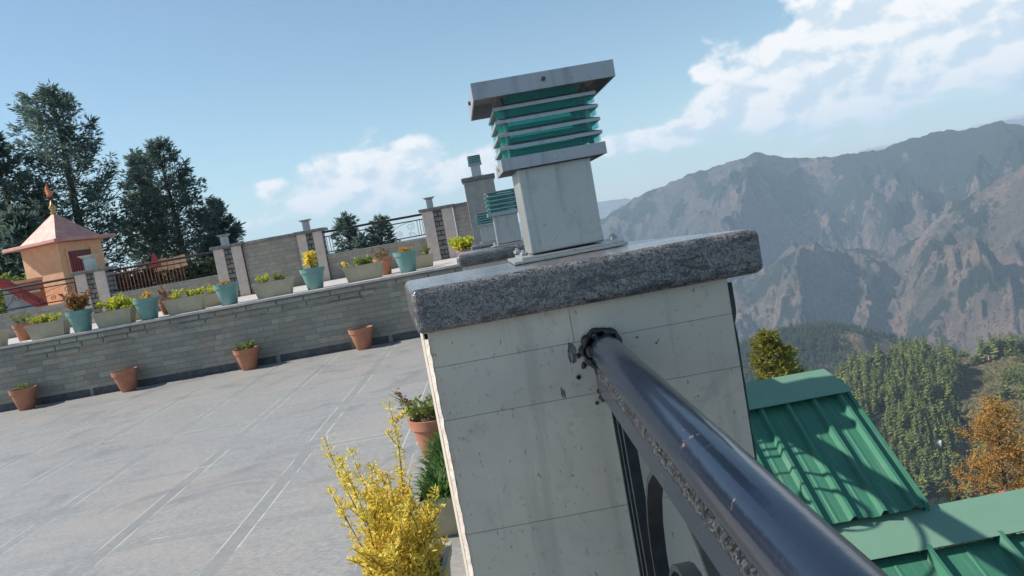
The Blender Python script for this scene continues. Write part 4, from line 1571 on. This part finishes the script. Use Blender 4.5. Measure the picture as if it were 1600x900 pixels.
for q in range(160):
    a = rg.uniform(0, 6.283)
    r = rg.uniform(.02, .2)
    under.leaf((r * math.cos(a), r * .5 * math.sin(a), rg.uniform(.0, .10)), (math.cos(a), math.sin(a), rg.uniform(.2, 1)), .03, .06, rg)
sh = potted('planter_trough', (-.545, 2.78, .001), math.radians(88), trough(.62, .30, .30), .27, [(0, None, under, 'stem', 'lime')], 'khaki trough holding the tall golden yellow shrub beside the near pillar', 'planter', 'khaki troughs beside the railing line')
for m, nm, mat in ((stems, 'stem', 'stem'), (leaves, 'foliage', 'yellow')):
    m.v = [(y, -x, z + .265) for x, y, z in m.v]
    m.build(nm, mat, sh)
m = MB()
for (x, y, z) in ((.16, .10, .29), (.2, .06, .31), (.13, .13, .33)):
    m.box((x, y, z), (.012, .004, .09), (.3, .2, .5))
m.build('plant_tag', 'white', sh)

# ------------------------------------------------------------------ green roofs below the terrace edge
slope = math.atan(.589)


def rib_sheet(x0, x1, y0, z0, y1, z1, pitch=.178, h=.034, phase=0.0, seed=1):
    """trapezoid ribbed sheet from eave (y0,z0) to ridge (y1,z1)"""
    m = MB()
    d = Vector((0, y1 - y0, z1 - z0)).normalized()
    nn = Vector((0, -d.z, d.y))
    xs = []
    x = x0 + phase
    xs.append((x0, 0))
    while x < x1 - .06:
        if x > x0 + .01:
            xs += [(x, 0), (x + .016, h), (x + .036, h), (x + .052, 0)]
            mid = x + .052 + (pitch - .052) / 2
            if mid + .02 < x1:
                xs += [(mid - .012, 0), (mid - .006, .003), (mid + .006, .003), (mid + .012, 0)]
        x += pitch
    xs.append((x1, 0))
    rg_ = random.Random(seed)
    vs = []
    for (xx, hh) in xs:
        e = rg_.uniform(-.006, .006)
        lo = Vector((xx, y0, z0)) + nn * hh + d * e
        hi = Vector((xx, y1, z1)) + nn * hh
        vs += [lo, hi, lo - nn * .002, hi - nn * .002]
    fs = []
    for i in range(len(xs) - 1):
        a, b_ = i * 4, i * 4 + 4
        fs += [(a, b_, b_ + 1, a + 1), (a + 2, a + 3, b_ + 3, b_ + 2), (a, a + 2, b_ + 2, b_)]
    return m.add(vs, fs)


GX0, GX1 = .62, 2.165
t = thing('green_roof', (1.4, 4.2, -1.5), 'upper green ribbed metal roof crossed by the pillar and railing shadows', 'roof', 'green metal roofs below the terrace')
rib_sheet(GX0, GX1, 4.18, -.460, 5.12, .088, phase=.03).build('roof_sheet', 'roof_green', t, world=True)
m = MB()
yk, zk = 5.06, .092
m.add([(GX0, 4.955, .048), (GX1 + .03, 4.955, .048), (GX1 - .07, 5.16, .175), (GX0, 5.16, .185), (GX0, 5.42, .045), (GX1 - .07, 5.42, .035)], [(0, 1, 2, 3), (3, 2, 5, 4)])
rc_ = m.build('ridge_cap', 'roof_cap', t, world=True)
md = rc_.modifiers.new('thick', 'SOLIDIFY')
md.thickness = .004
m = MB()
m.hexa([(GX1 - .004, 4.19, -.51), (GX1 + .02, 4.19, -.51), (GX1 + .02, 5.12, .03), (GX1 - .004, 5.12, .03)],
       [(GX1 - .004, 4.19, -.440), (GX1 + .02, 4.19, -.440), (GX1 + .02, 5.12, .098), (GX1 - .004, 5.12, .098)])
m.build('barge_strip', 'roof_green', t, world=True)
MB().box(((GX0 + GX1) / 2, 4.25, -.535), (GX1 - GX0 - .03, .02, .11)).build('fascia', 'fascia', t, world=True)
m = MB()
m.prism([(GX0 + .02, 4.28), (GX1 - .06, 4.28), (GX1 - .06, 5.3), (GX0 + .02, 5.3)], -9, -.46)
m.build('wall', 'render', t, world=True)
m = MB()
m.add([(GX0, 5.20, .17), (GX0, 6.2, -.42), (GX1 - .07, 6.2, -.43), (GX1 - .07, 5.20, .16)], [(0, 1, 2, 3)])
m.build('back_sheet', 'roof_green', t, world=True)

t = thing('green_roof', (2.6, 3.6, -1.5), 'lower green ribbed metal roof with broad pale ridge sheet at right', 'roof', 'green metal roofs below the terrace')
X0, X1 = .62, 5.4
SL = .45


def low_z(y):
    return -.520 - SL * (4.18 - y)


rib_sheet(X0, X1, 1.9, low_z(1.9) - .02, 4.0, low_z(4.0) - .02, pitch=.40, h=.055, phase=.19, seed=5).build('roof_sheet', 'roof_green', t, world=True)
m = MB()
m.add([(X0, 3.955, low_z(3.955) + .035), (X1, 3.955, low_z(3.955) + .035), (X1, 4.22, -.478), (X0, 4.22, -.478), (X0, 4.235, -.60), (X1, 4.235, -.60)], [(0, 1, 2, 3), (3, 2, 5, 4)])
rc_ = m.build('ridge_cap', 'roof_cap', t, world=True)
md = rc_.modifiers.new('thick', 'SOLIDIFY')
md.thickness = .004
m = MB()
m.prism([(X0 + .02, 2.0), (X1 - .05, 2.0), (X1 - .05, 4.15), (X0 + .02, 4.15)], -9, -1.6)
m.build('wall', 'render', t, world=True)

# ------------------------------------------------------------------ the little orange shrine
N = Vector((-12.07, 22.0, 3.33))
al = math.radians(21.8)
ux, uy = Vector((-math.cos(al), math.sin(al), 0)), Vector((math.sin(al), math.cos(al), 0))
S_ = 2.15
CEN = Vector((N.x, N.y, 0)) + (ux + uy) * S_ / 2


def sq(s, z, dz=0):
    o = Vector((CEN.x, CEN.y, z))
    return [o + (-ux - uy) * s / 2, o + (ux * -1 + uy) * s / 2, o + (ux + uy) * s / 2, o + (ux - uy) * s / 2]


t = thing('shrine', (CEN.x, CEN.y, 1.12), 'small orange temple with pyramid roof and maroon door behind the parapet', 'shrine')
m = MB()
m.hexa(sq(1.50, 1.1215), sq(1.50, 3.28))
m.build('wall', 'orange', t, world=True, bevel=.01)
m = MB()
e = sq(S_, 3.285)
e2 = sq(S_ * .985, 3.38)
m.hexa(e, e2)
m.build('eave', 'roof_red', t, world=True, bevel=.01)
m = MB()
r0 = sq(1.52, 3.382)
r1 = sq(.09, 4.20)
m.hexa(r0, r1)
roof = m.build('roof', 'roof_red', t, world=True)
m = MB()
m.lathe([(.06, 0), (.10, .05), (.05, .10), (.09, .17), (.10, .22), (.04, .30), (.015, .42)], (CEN.x, CEN.y, 4.2), 14)
m.build('finial', 'brass', t, world=True, smooth=True)
fm = MB()
fm.tube([(CEN.x, CEN.y, 4.55), (CEN.x - .0, CEN.y, 5.05)], .012, 6)
fm.build('flag_pole', 'iron', t, world=True)
fm = MB()
pv = []
for i in range(7):
    f = i / 6
    zz = 4.72 + .42 * f
    w_ = .13 * math.sin(math.pi * min(1, .15 + f * .9)) * (1.15 - f)
    pv += [(CEN.x - w_ + .02 * math.sin(i), CEN.y - .03 + .03 * math.sin(i * 1.3), zz), (CEN.x + w_ * .8 + .02 * math.sin(i), CEN.y - .03 + .03 * math.cos(i * 1.3), zz)]
fm.add(pv, [(i * 2, i * 2 + 1, i * 2 + 3, i * 2 + 2) for i in range(6)])
fo = fm.build('flag', 'flag', t, world=True, smooth=True)
md = fo.modifiers.new('thick', 'SOLIDIFY')
md.thickness = .01
# door in the shaded right face, with red bars
fc = Vector((CEN.x, CEN.y, 0)) - ux * (1.50 / 2)


def facebox(mb_, u0, u1, z0, z1, out0, out1):
    q = [fc + uy * u0 - ux * out1, fc + uy * u1 - ux * out1, fc + uy * u1 - ux * out0, fc + uy * u0 - ux * out0]
    mb_.hexa([(v.x, v.y, z0) for v in q], [(v.x, v.y, z1) for v in q])


m = MB()
facebox(m, -.50, .28, 1.75, 3.0, .002, .03)
dr = m.build('door', 'maroon', t, world=True)
m = MB()
for k in range(9):
    facebox(m, -.48 + k * .088, -.455 + k * .088, 1.78, 2.9, .032, .045)
db = m.build('door_bars', 'red', dr)
db.data.transform(Matrix.Translation(-t.location))
m = MB()
facebox(m, -.56, .34, 1.70, 1.745, .002, .06)
facebox(m, -.56, -.505, 1.75, 3.06, .002, .05)
facebox(m, .285, .34, 1.75, 3.06, .002, .05)
m.build('door_frame', 'orange', t, world=True)
m = MB()
pl_ = sq(2.0, 1.1217)
m.hexa(pl_, sq(2.0, 1.42))
m.build('platform', 'orange', t, world=True, bevel=.01)

t = thing('stair_parapet', (-13.6, 20.6, 1.12), 'sloping red topped grey stair wall left of the orange shrine', 'wall')
a_, b_ = at(5, 444, 20.6), at(70, 480, 20.6)
m = MB()
m.hexa([(a_.x, 20.5, 1.122), (b_.x, 20.5, 1.122), (b_.x, 20.7, 1.122), (a_.x, 20.7, 1.122)], [(a_.x, 20.5, a_.z - .08), (b_.x, 20.5, b_.z - .06), (b_.x, 20.7, b_.z - .06), (a_.x, 20.7, a_.z - .08)])
m.build('wall', 'concrete', t, world=True)
m = MB()
m.hexa([(a_.x, 20.44, a_.z - .077), (b_.x, 20.44, b_.z - .057), (b_.x, 20.76, b_.z - .057), (a_.x, 20.76, a_.z - .077)], [(a_.x, 20.44, a_.z + .14), (b_.x, 20.44, b_.z + .12), (b_.x, 20.76, b_.z + .12), (a_.x, 20.76, a_.z + .14)])
m.build('red_coping', 'red', t, world=True)
t = thing('garden_wall', (-14.3, 22.0, 1.12), 'low orange wall with recessed panel left of the shrine', 'wall')
a_, b_ = at(16, 447, 22), at(52, 440, 22)
m = MB()
m.prism([(a_.x - .1, 21.9), (b_.x + .2, 21.9), (b_.x + .2, 22.1), (a_.x - .1, 22.1)], 1.122, a_.z + .02)
m.build('wall', 'rust_fence', t, world=True)
m = MB()
m.prism([(a_.x - .14, 21.86), (b_.x + .2, 21.86), (b_.x + .2, 22.14), (a_.x - .14, 22.14)], a_.z + .022, a_.z + .10)
m.prism([(a_.x - .14, 21.86), (b_.x + .2, 21.86), (b_.x + .2, 21.898), (a_.x - .14, 21.898)], a_.z - .30, a_.z - .22)
m.prism([(a_.x - .14, 21.862), (a_.x - .04, 21.862), (a_.x - .04, 21.898), (a_.x - .14, 21.898)], a_.z - .218, a_.z + .02)
m.build('trim', 'orange', t, world=True)

# red picket fence beyond the parapet, with a small red marker
a_, b_ = at(166, 425, 20.5), at(282, 400, 20.5)
t = thing('picket_fence', (a_.x, 20.5, 1.12), 'orange red iron picket fence between the shrine and the dark trees', 'fence')
m = MB()
n = 22
for k in range(n):
    x = a_.x + (b_.x - a_.x) * k / (n - 1)
    m.box((x, 20.5, 1.122 + .52), (.017, .017, 1.04))
    m.hexa([(x - .02, 20.48, 2.163), (x + .02, 20.48, 2.163), (x + .02, 20.52, 2.163), (x - .02, 20.52, 2.163)], [(x - .002, 20.498, 2.25), (x + .002, 20.498, 2.25), (x + .002, 20.502, 2.25), (x - .002, 20.502, 2.25)])
m.build('pickets', 'rust_fence', t, world=True)
m = MB()
for z in (1.35, 2.05):
    m.box(((a_.x + b_.x) / 2, 20.5, z), (b_.x - a_.x, .015, .045))
m.build('rails', 'rust_fence', t, world=True)
m = MB()
p = at(263, 412, 20.4)
for k in range(5):
    m.box((p.x - .3 + k * .17, 20.44, p.z + .02 * math.sin(k * 2.1)), (.15, .03, .30), (0, .1 * math.sin(k), 0))
m.build('orange_panel', 'orange', t, world=True)
p = at(241, 404, 20.3)
t = thing('marker', (p.x, 20.3, 1.12), 'small bright red pointed flag standing above the picket fence', 'flag')
MB().tube([(0, 0, .001), (0, 0, 1.16)], .014, 6).build('pole', 'iron', t)
m = MB()
m.hexa([(-.15, -.02, .93), (.15, -.02, .93), (.15, .02, .93), (-.15, .02, .93)], [(-.015, -.012, 1.30), (.015, -.012, 1.30), (.015, .012, 1.30), (-.015, .012, 1.30)])
m.build('flag', 'red', t)
p = at(213, 435, 18.6)
t = thing('flower_pot', (p.x, 18.6, 1.121), 'terracotta pot standing behind the railing before the red fence', 'flower pot')
for nm, mm, mt in round_pot('terracotta', .42, .16, .22):
    mm.build(nm, mt, t)


# ------------------------------------------------------------------ trees
def conifer_meshes(seed, H_, R_, branches=70, per=34, clump=.30, base=.12, shape=1.0, pw=.75):
    rg_ = random.Random(seed)
    tr, cr = MB(), MB()
    pts = [Vector((math.sin(k * .9 + seed) * .012 * H_ * k / 8, math.cos(k * 1.3 + seed) * .012 * H_ * k / 8, H_ * k / 8)) for k in range(9)]
    tr.tube(pts, [.028 * H_ * (1 - .92 * k / 8) + .01 for k in range(9)], 8)
    for i in range(branches):
        f = base + (1 - base) * (i + rg_.random()) / branches
        z = f * H_
        a = i * 2.39996 + rg_.uniform(-.5, .5)
        prof = (1 - f) ** pw * (.55 + .45 * min(1, (f - base) * 6 + .3))
        L = R_ * prof * rg_.uniform(.55, 1.18) + .04 * H_ * (1 - f) + .02 * H_
        rise = rg_.uniform(.10, .55) * shape + .9 * max(0, f - .75) * 2
        d = Vector((math.cos(a), math.sin(a), rise)).normalized()
        b0_ = Vector((0, 0, z)) + Vector((pts[min(7, int(f * 8))].x, pts[min(7, int(f * 8))].y, 0))
        bp = []
        for k in range(6):
            g = k / 5
            bp.append(b0_ + d * L * g + Vector((0, 0, -.16 * L * math.sin(g * math.pi) + .10 * L * g * g)) + Vector((rg_.uniform(-1, 1), rg_.uniform(-1, 1), rg_.uniform(-1, 1))) * L * .03)
        tr.tube(bp, [max(.006, .014 * L * (1 - .8 * k / 5)) for k in range(6)], 5, cap=False)
        nn = int(per * (.4 + L / R_))
        for q in range(nn):
            g = rg_.uniform(.22, 1.06) ** .8
            k = min(4, int(g * 5))
            pp = bp[k].lerp(bp[k + 1], min(1.2, g * 5 - k))
            wid = L * .22 * (1.1 - g) + clump * .25
            pp = pp + Vector((rg_.gauss(0, 1), rg_.gauss(0, 1), rg_.gauss(0, .5))) * wid
            dd = Vector((d.x + rg_.uniform(-1, 1), d.y + rg_.uniform(-1, 1), rg_.uniform(-.3, .9)))
            s_ = clump * rg_.uniform(.55, 1.25)
            for w in range(3):
                cr.leaf(pp, dd + Vector((rg_.uniform(-.7, .7), rg_.uniform(-.7, .7), rg_.uniform(-.6, .5))), s_ * .20, s_, rg_, .15)
    for q in range(40):
        f = rg_.uniform(.86, 1.02)
        cr.leaf((rg_.gauss(0, .02) * R_, rg_.gauss(0, .02) * R_, f * H_), (rg_.uniform(-1, 1), rg_.uniform(-1, 1), 1.2), clump * .3, clump * .9, rg_)
    return tr, cr


def conifer(name, loc, label, seed, H_, R_, mat='conifer', group=None, **kw):
    t_ = thing(name, loc, label, 'tree', group)
    tr, cr = conifer_meshes(seed, H_, R_, **kw)
    tr.build('trunk', 'bark', t_)
    cr.build('crown', mat, t_)
    return t_


GT = 'dark conifers behind the shrine'


def tree_at(px_top, py_top, Y, zb, R_, label, seed, **kw):
    p = at(px_top, py_top, Y)
    return conifer('cedar_tree', (p.x, Y, zb), label, seed, p.z - zb, R_, group=GT, **kw)


tree_at(78, 148, 31, 1.1, 2.75, 'tallest dark cedar rising directly behind the orange shrine', 3, branches=84, per=84, clump=.25, base=.16, pw=.5, shape=1.3)
tree_at(248, 226, 33, 1.1, 2.0, 'broad dark cedar right of the shrine behind the red fence', 5, branches=68, per=78, clump=.24, base=.10, pw=.55, shape=1.3)
tree_at(208, 240, 34, 1.1, 1.25, 'narrow cedar standing close on the left of the broad cedar behind the red fence', 8, branches=46, per=80, clump=.25, base=.12)
tree_at(335, 316, 35, 1.1, 1.25, 'shorter cedar at right end of the dark tree group', 13, branches=50, per=84, clump=.25, base=.05)
tree_at(-12, 215, 30, 1.1, 1.9, 'dark cedar cut off by the left edge of the photo', 17, branches=60, per=90, clump=.28, base=.06)
tree_at(24, 335, 28, 1.1, 1.6, 'low dark conifer left of the shrine roof', 19, branches=60, per=34, clump=.42, base=.04)
for px, py, Y, R_, sd_, lab in [(540, 342, 45, 1.6, 31, 'slim fir top behind the railing, left one of the pair'), (592, 345, 45, 1.5, 37, 'slim fir top behind the railing, right one of the pair')]:
    p = at(px, py, Y)
    zb = -6
    conifer('fir_tree', (p.x, Y, zb), lab, sd_, p.z - zb, R_ * 1.0, group='fir tops behind the railing', branches=95, per=26, clump=.42, base=.15, shape=.6)
p = at(565, 372, 43)
conifer('fir_tree', (p.x, 43, -6), 'rounder low fir between the two slim fir tops', 41, p.z + 6, 1.9, branches=70, per=30, clump=.42, base=.15)


def bush(name, loc, label, rx, ry, rz_, n, w, l, mat, seed, group=None):
    rg_ = random.Random(seed)
    t_ = thing(name, loc, label, 'shrub', group)
    st_, lf_ = MB(), MB()
    tips = []
    for k in range(26):
        a = rg_.uniform(0, 6.28)
        tip = Vector((rx * math.cos(a) * rg_.uniform(.2, .95), ry * math.sin(a) * rg_.uniform(.2, .95), rz_ * rg_.uniform(.45, 1.0)))
        st_.tube([(0, 0, 0), tip * .5 + Vector((0, 0, .1 * rz_)), tip], [.02, .014, .006], 5)
        tips.append(tip)
    for q in range(n):
        tp = tips[q % len(tips)]
        pp = tp * rg_.uniform(.35, 1.05) + Vector((rg_.gauss(0, .12) * rx, rg_.gauss(0, .12) * ry, rg_.gauss(0, .10) * rz_))
        lf_.leaf(pp, (rg_.uniform(-1, 1), rg_.uniform(-1, 1), rg_.uniform(-.4, 1)), w, l, rg_)
    st_.build('stem', 'stem_grey', t_)
    lf_.build('foliage', mat, t_)
    return t_


for px, py, Y, rx, rz_, sd_, lab in [(190, 440, 23.5, 1.5, 1.0, 51, 'dark shrub behind the left half of the red fence'), (300, 415, 23.5, 1.6, 1.1, 52, 'dark shrub behind the right end of the red fence'),
                                     (12, 425, 25.5, 1.3, 1.5, 53, 'leafy green shrub left of the orange shrine')]:
    p = at(px, py, Y)
    bush('shrub', (p.x, Y, 1.121), lab, rx, .8, rz_, 1500, .12, .2, 'shrub_dark' if sd_ != 53 else 'leafgreen', sd_, 'shrubs behind the parapet')


# golden tree below the roofs
def broad_tree(loc, label, H_, R_, seed, mat, name='autumn_tree'):
    rg_ = random.Random(seed)
    t_ = thing(name, loc, label, 'tree')
    tr, cr = MB(), MB()
    pts = [Vector((math.sin(k * .8) * .10 * k / 8, .06 * k / 8, H_ * k / 8)) for k in range(9)]
    tr.tube(pts, [.14 * (1 - .9 * k / 8) + .012 for k in range(9)], 8)
    for i in range(58):
        f = .2 + .8 * (i + rg_.random()) / 58
        a = i * 2.39996 + rg_.uniform(-.5, .5)
        L = R_ * (1.02 - f) ** .62 * rg_.uniform(.55, 1.12) + .25
        d = Vector((math.cos(a), math.sin(a), rg_.uniform(.25, .8))).normalized()
        b0_ = Vector((0, 0, f * H_))
        bp = [b0_ + d * L * k / 5 + Vector((rg_.uniform(-1, 1), rg_.uniform(-1, 1), rg_.uniform(-1, 1))) * .05 * L for k in range(6)]
        tr.tube(bp, [max(.007, .016 * L * (1 - .8 * k / 5)) for k in range(6)], 5, cap=False)
        for q in range(int(7 + 11 * L)):
            g = rg_.uniform(.30, 1.05)
            k = min(4, int(g * 5))
            c_ = bp[k].lerp(bp[k + 1], min(1.1, g * 5 - k)) + Vector((rg_.gauss(0, .26), rg_.gauss(0, .26), rg_.gauss(0, .18)))
            if rg_.random() < .35:
                tr.tube([bp[k], c_], [.006, .003], 4, cap=False)
            for w in range(10):
                pp = c_ + Vector((rg_.gauss(0, .10), rg_.gauss(0, .10), rg_.gauss(0, .07)))
                cr.leaf(pp, (rg_.uniform(-1, 1), rg_.uniform(-1, 1), rg_.uniform(-1, .6)), .055, rg_.uniform(.09, .17), rg_)
    tr.build('trunk', 'stem_grey', t_)
    cr.build('crown', mat, t_)
    return t_


p = at(1545, 622, 32)
broad_tree((p.x + .30, 32, p.z - 9.75), 'golden orange autumn tree with bare grey trunk beyond the lower green roof', 9.4, 3.15, 61, 'gold')
p = at(1194, 524, 24)
conifer('pine_tree', (p.x, 24, p.z - 7), 'young yellow green pine top just above the upper green roof', 71, 7, 1.7, 'pine_young', branches=100, per=40, clump=.24, base=.35, shape=1.3)
p = at(1233, 545, 27)
conifer('pine_tree', (p.x, 27, p.z - 7), 'thin darker pine top right of the yellow green pine', 73, 7, .8, 'pine_young', branches=60, per=18, clump=.25, base=.3)

# house with a coral roof far down the slope
p = at(1598, 762, 46)
t = thing('house', (p.x + 1.2, 46, p.z - 4), 'small house with coral red metal roof beyond the golden tree', 'house')
m = MB()
m.prism([(-1.6, -1.4), (1.8, -1.4), (1.8, 1.4), (-1.6, 1.4)], -8, 3.2)
m.build('wall', 'render', t)
m = MB()
m.hexa([(-1.9, -1.8, 3.202), (2.1, -1.8, 3.202), (2.1, 1.8, 3.202), (-1.9, 1.8, 3.202)], [(-1.7, -.05, 4.1), (1.9, -.05, 4.1), (1.9, .05, 4.1), (-1.7, .05, 4.1)])
m.build('roof', 'redpink', t)
m = MB()
m.box((-.6, -1.405, 2.2), (.7, .02, .9))
m.build('window', 'plinth', t)


# ------------------------------------------------------------------ woods on the hills
def wood_tree(seed, H_, R_, n=46, dome=False):
    rg_ = random.Random(seed)
    vs, fs = [], []
    for q in range(n):
        f = (q + rg_.random()) / n
        z = H_ * (.06 + .94 * f)
        a = q * 2.4 + rg_.uniform(-.6, .6)
        L = R_ * (math.sqrt(max(.02, math.sin(math.pi * min(.97, .22 + .78 * f)))) if dome else (1 - f) ** .7) * rg_.uniform(.6, 1.25) + .15
        w = R_ * .42 * (1.15 - f) + .12
        c, s = math.cos(a), math.sin(a)
        o = len(vs)
        dz = rg_.uniform(-.25, .35) * L
        vs += [(0, 0, z + .5 * w), (c * L * .6 - s * w, s * L * .6 + c * w, z + dz * .5 + rg_.uniform(-.3, .3)), (c * L, s * L, z + dz - .2), (c * L * .6 + s * w, s * L * .6 - c * w, z + dz * .5 - rg_.uniform(.1, .6))]
        fs += [(o, o + 1, o + 2), (o, o + 2, o + 3)]
    return np.array(vs), fs


KINDS = [wood_tree(200 + k, 12, R_) for k, R_ in enumerate((2.6, 2.1, 3.2, 3.6, 2.4))] + [wood_tree(230 + k, H2, R_, 54, True) for k, (H2, R_) in enumerate(((8.5, 3.4), (7.0, 3.0), (10.0, 2.9)))]


def forest(name, spots, mat, label=None):
    V, F = [], []
    o = 0
    for (x, y, z, h, rot, k) in spots:
        v, f = KINDS[k]
        s = h / 12.0
        c, sn = math.cos(rot), math.sin(rot)
        q = np.stack([(v[:, 0] * c - v[:, 1] * sn) * s + x, (v[:, 0] * sn + v[:, 1] * c) * s + y, v[:, 2] * s + z], -1)
        V.append(q)
        F += [tuple(i + o for i in ff) for ff in f]
        o += len(v)
    me = bpy.data.meshes.new(name)
    me.from_pydata(np.concatenate(V).tolist(), [], F)
    me.materials.append(MAT[mat])
    ob = bpy.data.objects.new(name, me)
    COL.objects.link(ob)
    ob['label'] = label
    return struct(ob, 'stuff')


rg = np.random.RandomState(5)


def scatter(n, t0, t1, r0, r1, keep, hmin, hmax):
    tv = rg.uniform(t0, t1, n)
    rr = rg.uniform(r0, r1, n)
    z, lay, _, x, y = terrain_height(np.arctan(tv), rr)
    k = keep(tv, rr, lay, x, y)
    out = []
    for i in np.nonzero(k)[0]:
        out.append((x[i], y[i], z[i] - .4, rg.uniform(hmin, hmax), rg.uniform(0, 6.28), int(rg.randint(8))))
    return out


def keep_near(tv, rr, lay, x, y):
    n = fbm(x / 60, y / 60, 4, 88)
    p_ = np.clip((.566 - tv + n * .04) / .02, 0, 1) * (1 - np.exp(-((tv - .548) / .02) ** 2 - ((rr - 790) / 22) ** 2)) * np.clip(.66 + n * 1.9, .04, 1)
    p_ = np.maximum(p_, .13 * (fbm(x / 35, y / 35, 3, 89) > .16))
    p_ = np.maximum(p_, .8 * ((rr > 985) & (rr < 1015) & (n > -.25)))
    return (lay == 1) & (rg.uniform(0, 1, len(tv)) < p_)


near = scatter(5600, .395, .74, 735, 1030, keep_near, 8, 26)


def screen(p):
    d = Vector(p[:3]) - Vector((0, 0, EYE))
    w = d.dot(FW)
    return 800 + FPX * d.dot(CX) / w, 450 - FPX * d.dot(CU) / w


vis = []
rest = []
for s_ in near:
    sx, sy = screen(s_)
    (vis if (1300 < sx < 1600 and 560 < sy < 800) else rest).append(s_)
vis.sort(key=lambda q: math.hypot(q[0], q[1]) / q[3])
single, rest = vis[:150], rest + vis[150:]
forest('wooded_slope', rest, 'conifer_far', 'dense pine wood covering the near hill beyond the green roofs')
protos = []
for k in range(len(KINDS)):
    v, f = KINDS[k]
    m = MB()
    m.add([tuple(q) for q in v], f)
    tm = MB().tube([(0, 0, 0), (0, 0, 4), (0, 0, 6.8)], [.22, .14, .03], 5)
    protos.append((m, tm))
roots = {}
for (x, y, z, h, rot, k) in single:
    if k not in roots:
        t = thing('hill_tree', (x, y, z), 'single tree on the wooded hill beyond the green roofs', 'tree', 'nearest trees of the wooded hill', rot)
        protos[k][0].build('crown', 'conifer_far', t)
        protos[k][1].build('trunk', 'bark', t)
        t.scale = (h / 12,) * 3
        roots[k] = t
    else:
        copy_thing(roots[k], (x, y, z), rz=rot, sc=h / 12)


def keep_mid(tv, rr, lay, x, y):
    n = fbm(x / 90, y / 90, 4, 188)
    p_ = np.clip((.452 - tv + n * .05) / .02, 0.05, 1) * np.clip(.9 + n, .1, 1)
    p_ = np.maximum(p_, .8 * ((rr > 1800) & (rr < 1860)))
    return (lay == 2) & (rg.uniform(0, 1, len(tv)) < p_)


forest('hill_wood', scatter(5200, .27, .56, 1250, 1880, keep_mid, 9, 17), 'conifer_mid', 'dark blue green wood on the middle hill below the mountains')

# tiny farm houses on the hills
for i, (tt_, rr, w, h, mat, mat2, lab) in enumerate([
        (.628, 985, 9, 5, 'orange', 'steel', 'tiny pinkish farm house with grey roof at the top of the terraced fields'),
        (.640, 1000, 8, 4, 'white', 'fascia', 'tiny pale house with bluish roof beside the pinkish farm house'),
        (.545, 800, 6, 4, 'white', 'coping', 'tiny white hut in the clearing below the pine wood'),
        (.70, 990, 6, 4, 'white', 'coping', 'tiny white hut at the right edge of the terraced fields')]):
    x, y = rr * math.sin(math.atan(tt_)), rr * math.cos(math.atan(tt_))
    z = hz(tt_, rr)
    t = thing('farm_house', (x, y, z - .5), lab, 'house', None, rz=.5 + i)
    MB().box((0, 0, h / 2), (w, w * .7, h)).build('wall', mat, t)
    MB().hexa([(-w * .56, -w * .42, h + .002), (w * .56, -w * .42, h + .002), (w * .56, w * .42, h + .002), (-w * .56, w * .42, h + .002)],
              [(-w * .5, -.1, h + 2), (w * .5, -.1, h + 2), (w * .5, .1, h + 2), (-w * .5, .1, h + 2)]).build('roof', mat2, t)
    MB().box((0, -w * .35 - .02, h * .45), (w * .2, .06, h * .5)).build('door', 'maroon', t)
